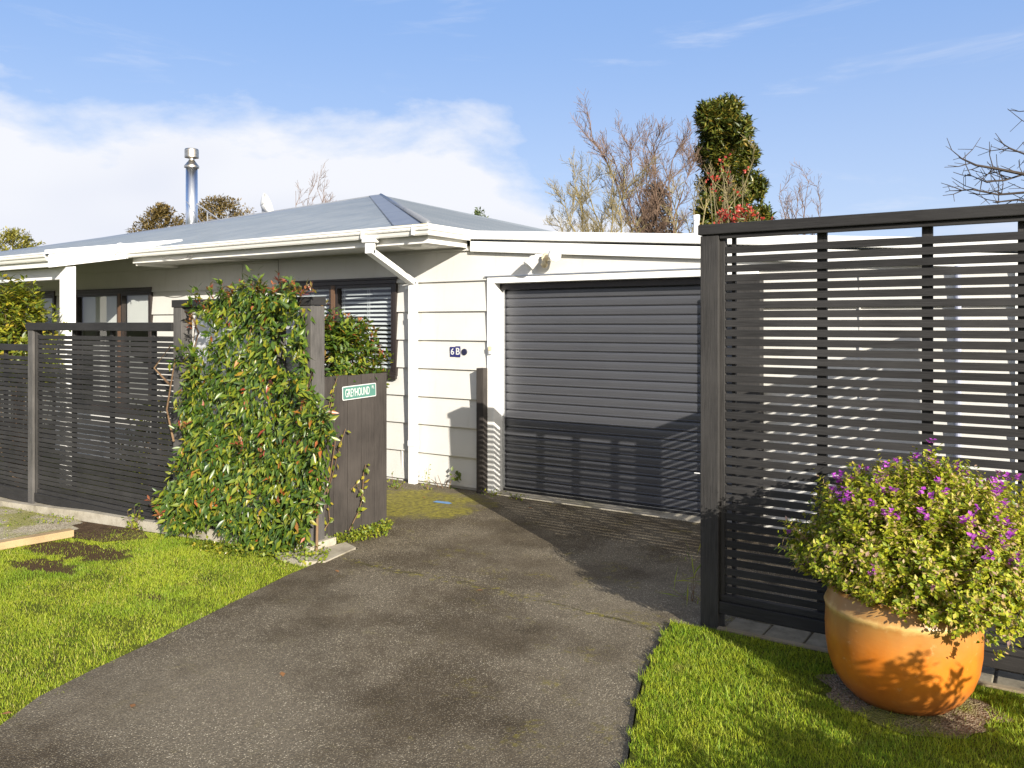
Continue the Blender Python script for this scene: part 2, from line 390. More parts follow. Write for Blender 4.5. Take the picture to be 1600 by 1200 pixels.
def text_mesh(name, txt, size, mat, parent, M, extrude=.0015, sx=1.0, bold=0.0):
    cu = bpy.data.curves.new(name+'_curve', 'FONT'); cu.body = txt; cu.size = size; cu.extrude = extrude; cu.align_x = 'CENTER'; cu.align_y = 'CENTER'; cu.offset = bold*size
    t = bpy.data.objects.new('tmp_text', cu); COL.objects.link(t)
    dg = bpy.context.evaluated_depsgraph_get(); dg.update()
    me = bpy.data.meshes.new_from_object(t.evaluated_get(dg)); bpy.data.objects.remove(t)
    bpy.data.curves.remove(cu)
    me.name = name
    for v in me.vertices: v.co = M(v.co.x*sx, v.co.y, v.co.z)
    me.materials.clear()
    return link(name, me, mat, parent)

# ---------------------------------------------------------------- camera, light, sky
cam = bpy.data.cameras.new('camera'); co = bpy.data.objects.new('camera', cam); COL.objects.link(co)
co.location = (0, 0, H); co.rotation_euler = (PI/2, 0, math.atan2(CA, SA))
cam.sensor_width = 36; cam.lens = 36*F/1600; cam.shift_y = -(600-HY)/1600; cam.clip_end = 2000; cam.clip_start = .05
scene.camera = co
SUNV = Vector((3.6, -2.36, 1.46))
sl = bpy.data.lights.new('sun', 'SUN'); sl.energy = 5.0; sl.angle = math.radians(.25); sl.color = (1.0, .93, .825)
so = bpy.data.objects.new('sun', sl); COL.objects.link(so); so.rotation_euler = (-SUNV).to_track_quat('-Z', 'Y').to_euler(); so.location = (20, -13, 12)
w = bpy.data.worlds.new('World'); scene.world = w; w.use_nodes = True
wt = w.node_tree; wn = wt.nodes; wl = wt.links; wn.clear()
wo = wn.new('ShaderNodeOutputWorld'); bg = wn.new('ShaderNodeBackground'); wl.new(bg.outputs[0], wo.inputs[0])
sk = wn.new('ShaderNodeTexSky'); sk.sky_type = 'NISHITA'; sk.sun_disc = False
sk.sun_elevation = math.atan2(SUNV.z, math.hypot(SUNV.x, SUNV.y)); sk.sun_rotation = math.atan2(SUNV.x, SUNV.y)
sk.air_density = 1.0; sk.dust_density = .6; sk.ozone_density = 2.2; sk.altitude = 50
tcw = wn.new('ShaderNodeTexCoord')
def wmath(op, a, b=0.0, clamp=False):
    q = wn.new('ShaderNodeMath'); q.operation = op; q.use_clamp = clamp
    for i, v in enumerate((a, b)):
        if isinstance(v, (int, float)): q.inputs[i].default_value = v
        else: wl.new(v, q.inputs[i])
    return q.outputs[0]
def wramp(f, stops):
    q = wn.new('ShaderNodeValToRGB'); r = q.color_ramp
    r.elements[0].position = stops[0][0]; r.elements[0].color = (*[stops[0][1]]*3, 1)
    r.elements[1].position = stops[1][0]; r.elements[1].color = (*[stops[1][1]]*3, 1)
    for p, c in stops[2:]:
        e = r.elements.new(p); e.color = (c, c, c, 1)
    r.interpolation = 'EASE'
    wl.new(f, q.inputs[0]); return q.outputs[0]
def wnoise(vec, scale, detail=7, rough=.55, dist=0):
    q = wn.new('ShaderNodeTexNoise'); q.inputs['Scale'].default_value = scale; q.inputs['Detail'].default_value = detail; q.inputs['Roughness'].default_value = rough; q.inputs['Distortion'].default_value = dist
    wl.new(vec, q.inputs['Vector']); return q.outputs['Fac']
sx = wn.new('ShaderNodeSeparateXYZ'); wl.new(tcw.outputs['Generated'], sx.inputs[0])
mp = wn.new('ShaderNodeMapping'); mp.inputs['Scale'].default_value = (1, 1, 2.6); wl.new(tcw.outputs['Generated'], mp.inputs[0])
elev = wmath('ARCSINE', sx.outputs[2])
# compass angle west of the facade's normal (+Y): 0 straight away from the street, positive towards -X
azim = wmath('ARCTAN2', wmath('MULTIPLY', sx.outputs[0], -1), sx.outputs[1])
n1 = wnoise(mp.outputs[0], 3.6, 9, .58, .15); n2 = wnoise(mp.outputs[0], 1.5, 3, .5)
bound = wmath('ADD', wmath('MULTIPLY', wramp(azim, [(.22, 0), (.74, 1)]), .165), .085)        # height of the cloud bank's top
bound = wmath('ADD', bound, wmath('MULTIPLY', wmath('SUBTRACT', n1, .5), .26))
bank = wmath('MULTIPLY', wmath('SUBTRACT', bound, elev), 20.0, True)
wisp_v = wn.new('ShaderNodeMapping'); wisp_v.inputs['Scale'].default_value = (1, 1, 7); wl.new(tcw.outputs['Generated'], wisp_v.inputs[0])
n3 = wnoise(wisp_v.outputs[0], 3.0, 8, .6, .4)
wisp = wramp(n3, [(.55, 0), (.80, .55)])
grad = wramp(elev, [(.03, 0), (.40, 1)])
cov = wmath('MAXIMUM', bank, wmath('MAXIMUM', wisp, 0.0))
cmix = wn.new('ShaderNodeMix'); cmix.data_type = 'RGBA'
ccol = wn.new('ShaderNodeMix'); ccol.data_type = 'RGBA'
wl.new(wramp(wmath('ADD', wmath('MULTIPLY', n2, .75), wmath('MULTIPLY', elev, 1.1)), [(.38, 0), (.58, 1)]), ccol.inputs[0])
ccol.inputs[6].default_value = (3.1, 3.4, 4.35, 1); ccol.inputs[7].default_value = (4.55, 4.65, 4.95, 1)
gr = wn.new('ShaderNodeMix'); gr.data_type = 'RGBA'; wl.new(grad, gr.inputs[0]); gr.inputs[6].default_value = (2.75, 3.35, 4.65, 1); gr.inputs[7].default_value = (1.35, 2.28, 4.3, 1)
gz = wn.new('ShaderNodeMix'); gz.data_type = 'RGBA'; wl.new(wramp(elev, [(.42, 0), (1.0, 1)]), gz.inputs[0]); wl.new(gr.outputs[2], gz.inputs[6]); gz.inputs[7].default_value = (.42, .85, 2.1, 1)   # the zenith is a deeper blue
hm = wn.new('ShaderNodeMix'); hm.data_type = 'RGBA'; hm.inputs[0].default_value = .85; wl.new(sk.outputs[0], hm.inputs[6]); wl.new(gz.outputs[2], hm.inputs[7])
sd = wn.new('ShaderNodeVectorMath'); sd.operation = 'DOT_PRODUCT'; wl.new(tcw.outputs['Generated'], sd.inputs[0]); sd.inputs[1].default_value = tuple(SUNV.normalized())
glow = wn.new('ShaderNodeMix'); glow.data_type = 'RGBA'; wl.new(wramp(sd.outputs['Value'], [(.15, 0), (.95, 1)]), glow.inputs[0]); glow.inputs[7].default_value = (6.2, 5.8, 5.3, 1)   # unseen sky glow round the sun, added to fill the facade with light
wl.new(cov, cmix.inputs[0]); wl.new(hm.outputs[2], cmix.inputs[6]); wl.new(ccol.outputs[2], cmix.inputs[7])
wl.new(cmix.outputs[2], glow.inputs[6]); wl.new(glow.outputs[2], bg.inputs[0]); bg.inputs[1].default_value = .11
scene.view_settings.view_transform = 'Standard'; scene.view_settings.look = 'None'; scene.view_settings.exposure = .88; scene.view_settings.gamma = 1
scene.cycles.max_bounces = 8; scene.cycles.transparent_max_bounces = 16

# ---------------------------------------------------------------- ground
m = MB()
xs = [-400, -60, -9.6, -4.6, 5, 60, 400]; ys = [-400, -20, 0, 5, 25, 80, 900]
m.grid([[(x, y, hgt(x)-.03) for x in xs] for y in ys]); struct(m.build('ground', 'ground_far'))
FY = 4.4                                        # street line of the left fence
drive_left = [(-3.35, -9), (-3.5, 0)]+[gnd(*p) for p in ((0,1135), (60,1090), (140,1050), (230,1008), (320,964), (400,924), (450,899), (505,876), (560,858))]+[(-4.80, 4.62), (-4.80, 5.3), (-6.1, 5.6), (-6.3, 6.84)]
drive_right = [(1.2, 6.84), (1.2, 4.42), (-1.60, 4.42)]+[gnd(*p) for p in ((1045,978), (1022,1020), (1004,1060), (994,1100), (986,1150), (978,1200))]+[(-1.2, 2), (-.6, 0), (-.5, -9)]
drive = drive_left+drive_right
m = MB(); m.poly(drive, .004); d = m.build('driveway', 'driveway_asphalt'); struct(d)
# left lawn base
def bumpy(x, y): return .012*math.sin(x*2.1+1.3)*math.cos(y*1.7)+.006*math.sin(x*5.3+y*4.1)
m = MB(); X = np.linspace(-16, -3.3, 60); Y = np.linspace(-6, 4.32, 50)
m.grid([[(x, y, hgt(x)-.016+bumpy(x, y)*.5) for x in X] for y in Y]); o = m.build('lawn', 'lawn_soil', smooth=True); struct(o)
# right lawn: a few centimetres above the asphalt, with a cut soil edge
lawn_r = [gnd(*p) for p in ((1048,978), (1026,1020), (1008,1060), (998,1100), (990,1150), (982,1200))]+[(-1.18, 2), (-.58, 0), (-.45, -5), (4, -5), (4, 4.42), (-1.62, 4.42)]
m = MB(); m.prism(lawn_r[::1], -.05, .022); o = m.build('lawn', 'lawn_soil'); struct(o)
def blades(n_per_m2, x0, x1, y0, y1, keep, zf, hmin, hmax, width):
    n = int(n_per_m2*(x1-x0)*(y1-y0)); x = rng.uniform(x0, x1, n); y = rng.uniform(y0, y1, n)
    kk = keep(x, y); x = x[kk]; y = y[kk]; n = len(x); z = zf(x, y)
    hh = rng.uniform(hmin, hmax, n)*(.55+.9*rng.random(n)**2); a = rng.uniform(0, 2*PI, n); ln = rng.uniform(.1, .95, n)*hh; b = rng.uniform(0, 2*PI, n)
    wx = np.cos(a)*width*.5; wy = np.sin(a)*width*.5
    P = np.stack([x, y, z], 1); Wd = np.stack([wx, wy, 0*wx], 1)
    mid = P+np.stack([np.cos(b)*ln*.35, np.sin(b)*ln*.35, hh*.6], 1); tip = P+np.stack([np.cos(b)*ln, np.sin(b)*ln, hh], 1)
    V = np.stack([P-Wd, P+Wd, mid+Wd*.8, mid-Wd*.8, tip], 1).reshape(-1, 3); bb = (np.arange(n)*5)[:, None, None]
    return V, (bb+np.array([(0,1,2),(0,2,3),(3,2,4)])[None]).reshape(-1, 3)
bare = [(*gnd(120, 858), .70, .19), (*gnd(70, 882), .42, .13), (*gnd(60, 900), .2, .08), (*gnd(170, 905), .25, .08), (*gnd(235, 928), .22, .06), (*gnd(150, 965), .3, .08), (*gnd(60, 950), .25, .07)]
dl = np.array(drive_left)
def edge_x(y):      # lawn's right limit = driveway's left edge
    return np.interp(y, dl[:11, 1], dl[:11, 0])
lump = lambda x, y: np.sin(x*7.3+2*np.sin(y*5.1))*np.sin(y*8.7+1.7*np.sin(x*4.3))
def keepL(x, y):
    e = edge_x(y)+.03*np.sin(y*19)+.02*np.sin(y*43+1)+.03*np.sin(y*7)+rng.normal(0, .022, len(y))
    ok = x < e
    for i, (bx, by, ra, rb) in enumerate(bare):
        q = ((x-bx)/ra)**2+((y-by)/rb)**2
        ok &= (q+(.55 if i < 2 else .9)*lump(x*2.3, y*2.3) > 1) | (rng.random(len(x)) < (.05 if i < 2 else .5))
    ok &= rng.random(len(x)) < (.72+.28*lump(x, y))
    far = np.clip((y-3.80)/.25, 0, 1)*np.clip((-6.8-x)/.4, 0, 1)
    ok &= rng.random(len(x)) > far
    return ok & (y < 4.26)
zl = lambda x, y: -.05*np.clip(-4.6-x, 0, 5)-.016+.006*np.sin(x*2.1+1.3)*np.cos(y*1.7)
V, Fc = blades(21000, -10.2, -3.5, .6, 4.3, keepL, zl, .010, .024, .0026)
V2, F2 = blades(1500, -10.2, -3.5, .6, 4.3, lambda x, y: keepL(x, y) & (lump(x*.8+1, y*.9+2) > .55), zl, .03, .055, .0034); Fc = np.concatenate([Fc, F2+len(V)]); V = np.concatenate([V, V2])
stuff(npmesh('grass', V, Fc, 'grass_blade'), 'short sunlit yellow green grass left of the driveway', 'grass')
pot_c = (-.62, 4.10)
def keepR(x, y):
    ok = inpoly(x+.02*np.sin(y*23)+.015*np.sin(y*51), y, lawn_r)
    q = ((x-pot_c[0]-.03)/.36)**2+((y-pot_c[1]+.07)/.29)**2
    return ok & ((q+.25*lump(x*3, y*3) > 1) | (rng.random(len(x)) < .05)) & (rng.random(len(x)) < .8+.2*lump(x, y)) & (y < 4.40)
V, Fc = blades(34000, -1.95, 1.6, 1.4, 4.42, keepR, lambda x, y: np.full(len(x), .02), .012, .027, .0024)
V2, F2 = blades(2500, -1.95, 1.6, 1.4, 4.42, lambda x, y: keepR(x, y) & (lump(x*.9+2, y*.8+1) > .45), lambda x, y: np.full(len(x), .02), .03, .06, .0032); Fc = np.concatenate([Fc, F2+len(V)]); V = np.concatenate([V, V2])
stuff(npmesh('grass', V, Fc, 'grass_blade_lush'), 'lush green grass around the orange pot right of the driveway', 'grass')
m = MB(); e = [(pot_c[0]-.02+.05+.36*(1+.12*math.sin(5*t)+.07*math.sin(11*t))*math.cos(t), pot_c[1]-.06+.30*(1+.1*math.sin(4*t+1))*math.sin(t)) for t in np.linspace(0, 2*PI, 48, endpoint=False)]
e = [(x, min(y, 4.41)) for x, y in e]
m.poly(e, .027); struct(m.build('gravel_bed', 'gravel'))

# kerb under the left fence, gravel and soil strips, slab at the corner
def along(x0, x1, n=10): return np.linspace(x0, x1, n)
m = MB()
for a, b in zip(along(-16, -4.66, 16)[:-1], along(-16, -4.66, 16)[1:]):
    za, zb = hgt(a)+.075+.008*math.sin(a*3), hgt(b)+.075+.008*math.sin(b*3)
    m.hexa([(a,4.28,-.5),(b,4.28,-.5),(b,4.56,-.5),(a,4.56,-.5),(a,4.30,za),(b,4.30,zb),(b,4.56,zb),(a,4.56,za)])
struct(m.build('kerb', 'concrete'))
m = MB(); p = [gnd(*q) for q in ((497,862), (540,850), (556,858), (508,880), (470,880), (430,870))]; m.prism([(x, y) for x, y in p][::-1], -.03, .014); struct(m.build('kerb', 'concrete'))
m = MB(); q = [gnd(-60, 855), gnd(112, 830), gnd(124, 826), gnd(112, 821), gnd(130, 817), gnd(121, 812), gnd(136, 809), (-8.05, 4.28), (-11, 4.28)]
m.v = [(x, y, hgt(x)+.001) for x, y in q]; m.f = [tuple(range(9))]; struct(m.build('gravel_strip', 'gravel_pale'))
m = MB(); q = [gnd(113,839), gnd(160,846), gnd(232,840), (-6.75, 4.28), (-8.3, 4.28)]; m.v = [(x, y, hgt(x)-.004) for x, y in q]; m.f = [(0, 1, 2, 3, 4)]; struct(m.build('soil_strip', 'soil'))
# timber sleeper
e1 = gnd(113, 836); e0 = gnd(-90, 872)
m = MB(); m.bar((e1[0], e1[1], hgt(e1[0])+.022), (e0[0], e0[1], hgt(e0[0])+.022), .10, .062); tag(m.build('timber_sleeper', 'raw_timber', bevel=.006), 'pale sawn timber sleeper lying at the edge of the gravel', 'timber')

# pavers and timber edge under the right fence
m = MB(); x = -1.58
while x < 2.2:
    for r, y0 in enumerate((4.475, 4.70)):
        m.box(x+(.1 if r else 0), x+.205+(.1 if r else 0), y0, y0+.21, -.02, .018+.003*math.sin(x*9+r))
    x += .217
struct(m.build('paving', 'paver', bevel=.006))
m = MB(); m.box(-1.60, 2.6, 4.425, 4.465, -.05, .030); tag(m.build('edging_board', 'old_timber', bevel=.003), 'weathered timber edging board between lawn and brick pavers', 'edging')

# ---------------------------------------------------------------- house
WY = 6.86; GX0 = -5.05
house = thing('house', 'single storey cream weatherboard house with grey iron roof and attached garage', 'house', (-9, WY, 0))
lines = [-.5, .03, .333, .635, .93, 1.23, 1.53, 1.83, 2.141, 2.45, 2.72]
openings = [(-4.80, -2.16, -1, 2.14), (-7.88, -6.08, 1.15, 2.17), (-12.53, -10.58, .47, 2.17), (-15.58, -13.12, -1, 2.17)]
def boards(x0, x1, top=lambda x: 9.0):
    m = MB()
    for z0, z1 in zip(lines[:-1], lines[1:]):
        cuts = sorted({z0, z1}|{z for o_ in openings for z in o_[2:] if z0 < z < z1})
        for a, b in zip(cuts[:-1], cuts[1:]):
            iv = [(x0, x1)]
            for o_ in openings:
                if o_[2] < (a+b)/2 < o_[3]:
                    nv = []
                    for p, q in iv:
                        if o_[1] <= p or o_[0] >= q: nv.append((p, q)); continue
                        if o_[0] > p: nv.append((p, o_[0]))
                        if o_[1] < q: nv.append((o_[1], q))
                    iv = nv
            off = lambda z: .032-.027*(z-z0)/(z1-z0)
            for p, q in iv:
                bl, br = min(b, top(p)), min(b, top(q))
                if bl <= a and br <= a: continue
                bl = max(bl, a+.001); br = max(br, a+.001)
                m.hexa([(p,WY-off(a),a),(q,WY-off(a),a),(q,WY+.10,a),(p,WY+.10,a),(p,WY-off(b),bl),(q,WY-off(b),br),(q,WY+.10,br),(p,WY+.10,bl)])
    return m
gtop = lambda x: 2.60-.0735*(x-GX0)
boards(-30, -9.99, lambda x: 2.68).build('verandah_wall', 'wall_paint', house)
boards(-9.99, GX0, lambda x: 2.496).build('wall', 'wall_paint', house)
boards(GX0, -.25, lambda x: gtop(x)-.08).build('garage_wall', 'wall_paint', house)
m = MB(); m.box(-.33, -.25, WY+.1, 13, -.5, 2.2); m.box(GX0-.1, GX0, WY+.1, 18, -.5, 2.3); m.build('side_wall', 'wall_paint', house)
m = MB(); m.box(-.30, -.18, WY-.045, WY+.0, 0, gtop(-.3)-.16); m.build('corner_board', 'white_paint', house)
# vertical joint strips in the weatherboards
for q, zt in ((-1.335, 2.1), (-8.66, 2.45), (-6.0, .36)):
    m = MB(); m.box(q, q+.012, WY-.024, WY, .03, zt); m.build('joint_strip', 'wall_paint', house)
m = MB(); m.tube([(-.655, WY-.05, .4), (-.655, WY-.05, 2.12)], .022, 10); m.build('shadow_stripe', 'shadow_stripe_grey', house)  # added tube, coloured to stand in for a pole's cast shadow stripe
# roof
EY, EZ = 6.13, 2.62; RY = 13.69; AX = -12.61; AZ = 4.54
def ridge_z(x): return AZ+(x-AX)*.030 if x < AX else AZ
roof = None
def corr(u): return .012*math.sin(2*PI*u/.076)
m = MB(); rows = ([], [], [])
for x in np.arange(-30.2, -5.05+.001, .019):
    ty = RY if x < AX else EY+(-5.05-x)
    tz = ridge_z(x) if x < AX else EZ+(AZ-EZ)*(ty-EY)/(RY-EY)
    y0, z0 = EY-.05, EZ-.012
    if x < -10.02: y0 = 6.80; z0 = EZ+(tz-EZ)*(6.80-EY)/(ty-EY)
    if ty < y0: ty = y0+.001
    rows[0].append((x, y0, z0+corr(x))); rows[1].append((x, (y0+ty)/2, (z0+tz)/2+corr(x))); rows[2].append((x, ty, tz+corr(x)))
m.grid(rows); roof = m.build('roof', 'roof_iron', house, smooth=True)
BY = 18.6
m = MB(); rows = ([], [])
for y in np.arange(EY-.02, BY, .019):
    if y <= RY: f = (y-EY)/(RY-EY)
    else: f = 1-(y-RY)/(BY-RY)
    f = max(f, 0.0005)
    rows[0].append((-5.0, y, EZ-.012+corr(y))); rows[1].append((-5.05+(AX+5.05)*f, y, EZ+(AZ-EZ)*f+corr(y)))
m.grid(rows); m.build('roof_end', 'roof_iron', roof, smooth=True).location = (0,0,0)
m = MB(); m.grid([[(-30.2, RY, ridge_z(-30.2)), (AX, RY, AZ)], [(-34, BY, EZ), (-5.05, BY, EZ)]]); m.build('roof_back', 'roof_iron', roof).location = (0,0,0)
# hip flashing on the front face, raised a little, with the hip roll
hd = Vector((AX+5.05, RY-EY, AZ-EZ)); sl_ = (AZ-EZ)/(RY-EY)
m = MB(); P0 = Vector((-5.05, EY, EZ+.02)); P1 = Vector((AX, RY, AZ+.02)); n = 60; r0 = []; r1 = []
for i in range(n+1):
    q = P0.lerp(P1, i/n); wdt = .40*(1-.15*i/n)+(.015 if i % 2 else 0)
    r0.append((q.x, q.y, q.z)); r1.append((q.x-wdt, q.y, q.z-.0))
    r1[-1] = (q.x-wdt, q.y, q.z+.004)
r2 = [(p[0]+.004, p[1]-.004, p[2]-.025) for p in r1]
m.grid([r0, r1, r2]); m.build('hip_flashing', 'roof_flashing', roof).location = (0,0,0)
m = MB(); m.tube([P0+Vector((0,0,.015)), P1+Vector((0,0,-.01))], .035, 8); m.build('hip_cap', 'roof_flashing', roof, smooth=True).location = (0,0,0)
m = MB(); m.tube([P1+Vector((0,0,-.06)), (-30.2, RY, ridge_z(-30.2)-.03)], .07, 8); m.build('ridge_cap', 'roof_flashing', roof, smooth=True).location = (0,0,0)
m = MB(); m.box(-5.45, -5.02, EY-.04, EY+.02, EZ+.006, EZ+.03); m.build('lichen_patch', 'lichen', roof).location = (0,0,0)
# verandah roof at the left with its barge board
VX = -10.0; VY = 5.17; VZ = 2.525
m = MB(); rows = ([], [])
for x in np.arange(-30.2, VX-.02, .019): rows[0].append((x, VY-.04, VZ-.01+corr(x))); rows[1].append((x, 6.84, 2.815+corr(x)))
m.grid(rows); m.build('verandah_roof', 'roof_iron', house, smooth=True)
m = MB()
m.hexa([(VX-.02,VY-.03,VZ-.16),(VX+.02,VY-.03,VZ-.16),(VX+.02,6.84,2.66),(VX-.02,6.84,2.66),(VX-.02,VY-.03,VZ+.0),(VX+.02,VY-.03,VZ+.0),(VX+.02,6.84,2.80),(VX-.02,6.84,2.80)])
m.hexa([(VX-.06,VY-.05,VZ+.0),(VX+.035,VY-.05,VZ+.0),(VX+.035,6.90,2.80),(VX-.06,6.90,2.80),(VX-.06,VY-.05,VZ+.05),(VX+.035,VY-.05,VZ+.05),(VX+.035,6.90,2.845),(VX-.06,6.90,2.845)])
m.build('barge_board', 'white_paint', house, bevel=.004)
m = MB(); m.box(-30, -10.09, 5.36, 5.46, 2.24, 2.385); m.build('verandah_beam', 'white_paint', house, bevel=.004)
for x in (-10.10, -14.4, -18.7):
    m = MB(); m.box(x-.07, x+.07, 5.355, 5.48, -.5, 2.40 if x > -11 else 2.24); m.build('verandah_post', 'white_paint', house, bevel=.004)
m = MB(); m.grid([[(-30, VY+.03, 2.385), (VX-.02, VY+.03, 2.385)], [(-30, WY, 2.675), (VX-.02, WY, 2.675)]]); m.build('verandah_ceiling', 'soffit_paint', house)
m = MB(); m.box(-30, VX-.03, VY+.02, VY+.045, 2.38, 2.50); m.build('verandah_fascia', 'gutter_paint', house)
# soffit, fascia, gutters
m = MB(); m.hexa([(VX,6.226,2.487),(-5.13,6.226,2.487),(-5.13,WY+.02,2.487),(VX,WY+.02,2.487),(VX,6.226,2.501),(-5.13,6.226,2.501),(-5.13,WY+.02,2.501),(VX,WY+.02,2.501)]); m.build('soffit', 'soffit_paint', house)
m = MB(); m.box(VX, -5.105, 6.202, 6.224, 2.478, 2.60); m.box(-5.128, -5.105, 6.2245, WY-.034, 2.478, 2.60); m.box(VX+.021, VX+.04, 6.23, WY+.09, 2.45, 2.70); m.build('fascia', 'gutter_paint', house)
def sweep(path, prof, name, mat, end=True):
    """profile (out, z) swept along a plan path; `out` points to the right of travel"""
    m = MB(); rings = []
    P = [Vector((p[0], p[1], 0)) for p in path]
    for i, p in enumerate(P):
        ds = []
        if i > 0: ds.append((P[i]-P[i-1]).normalized())
        if i < len(P)-1: ds.append((P[i+1]-P[i]).normalized())
        ns = [Vector((d.y, -d.x, 0)) for d in ds]
        nn = ns[0] if len(ns) == 1 else (ns[0]+ns[1])/(1+ns[0].dot(ns[1]))
        rings.append([tuple(p+nn*o_+Vector((0,0,z))) for o_, z in prof])
    b0 = len(m.v); k_ = len(prof)
    for r in rings: m.v += r
    for i in range(len(rings)-1):
        for j in range(k_):
            a = b0+i*k_+j; c = b0+i*k_+(j+1) % k_; m.f.append((a, c, c+k_, a+k_))
    m.f.append(tuple(b0+j for j in range(k_))[::-1]); m.f.append(tuple(b0+(len(rings)-1)*k_+j for j in range(k_)))
    return m.build(name, mat, house, bevel=0)
gp = [(-.03,2.555),(.012,2.545),(.022,2.560),(.030,2.585),(.044,2.592),(.050,2.606),(.050,2.622),(.058,2.626),(.058,2.645),(.044,2.645),(.040,2.625),(-.03,2.612)]
sweep([(-9.97, 6.13), (-5.05, 6.13), (-5.05, 6.80)], gp, 'gutter', 'gutter_paint')
vp = [(o_, z-2.63+VZ+.005) for o_, z in gp]
sweep([(-30, VY), (VX-.07, VY)], vp, 'gutter', 'gutter_paint')
# gutter joiner clips
for x in (-5.86, -5.2):
    m = MB(); m.box(x, x+.012, 6.066, 6.10, 2.55, 2.644); m.build('gutter_clip', 'gutter_paint', house)
# garage fascia, capping and lean-to roof
def slopebox(x0, x1, y0, y1, top, h):
    zt0, zt1 = top(x0), top(x1)
    return [(x0,y0,zt0-h),(x1,y0,zt1-h),(x1,y1,zt1-h),(x0,y1,zt0-h),(x0,y0,zt0),(x1,y0,zt1),(x1,y1,zt1),(x0,y1,zt0)]
ft = lambda x: 2.645-.0735*(x+5.03)
m = MB(); m.hexa(slopebox(-5.045, -.2, 6.80, 6.835, lambda x: ft(x)-.105, .105)); m.build('garage_fascia', 'white_paint', house, bevel=.003)
m = MB(); m.hexa(slopebox(-5.10, -.17, 6.775, 6.90, ft, .085)); m.build('roof_capping', 'white_paint', house, bevel=.006)
m = MB(); m.hexa(slopebox(GX0, -.2, 6.92, 13, lambda x: ft(x)-.05, .04)); m.build('garage_roof', 'roof_iron', house)
# garage door frame
m = MB(); m.box(-4.845, -4.76, WY-.045, WY+.16, -.02, 2.105); m.build('door_jamb', 'white_paint', house, bevel=.003)
m = MB(); m.box(-2.20, -2.115, WY-.045, WY+.16, -.02, 2.105); m.build('door_jamb', 'white_paint', house, bevel=.003)
m = MB(); m.box(-4.845, -2.115, WY-.045, WY+.16, 2.1055, 2.168); m.build('door_lintel', 'white_paint', house, bevel=.003)
m = MB(); m.box(-4.87, -2.09, WY-.055, WY+.0, 2.1685, 2.180); m.build('head_flashing', 'galvanised', house)
# roller door: ribbed curtain
DY = WY+.135
m = MB(); rows = []; z = .045; pitch = .0865
while z < 2.10:
    for dz, dy in ((0, 0), (.0025, .015), (.0085, .015), (.011, 0), (.020, -.0045), (.025, -.0005), (.046, -.0022), (.066, -.0030), (.083, -.0015)):
        if z+dz < 2.13: rows.append([(-4.758, DY+dy, z+dz), (-3.5, DY+dy, z+dz), (-2.202, DY+dy, z+dz)])
    z += pitch
m.grid(rows); gd = m.build('garage_door', 'door_steel', house)
m = MB(); m.box(-4.757, -2.203, DY-.02, DY+.015, .012, .043); m.build('bottom_rail', 'door_seal', gd).location = (0,0,0)
m = MB(); m.box(-4.757, -2.203, DY-.024, DY-.0202, .040, .0445); m.build('bottom_trim', 'galvanised', gd).location = (0,0,0)
for q in (-4.759, -2.225):
    m = MB(); m.box(q, q+.024, DY-.03, DY-.014, .05, 2.10); m.build('guide_rail', 'galvanised', gd).location = (0,0,0)
m = MB(); m.box(-4.757, -2.203, DY-.075, DY-.04, 2.045, 2.10); m.build('door_header', 'dark_brown_frame', gd).location = (0,0,0)
m = MB(); m.box(-4.80, -2.16, WY-.08, DY+.2, -.03, .013); m.build('door_sill', 'concrete', house, bevel=.004)
m = MB(); m.box(-5.0, -2, DY+.2, DY+.25, 0, 2.4); m.build('garage_interior', 'interior_wall', house)
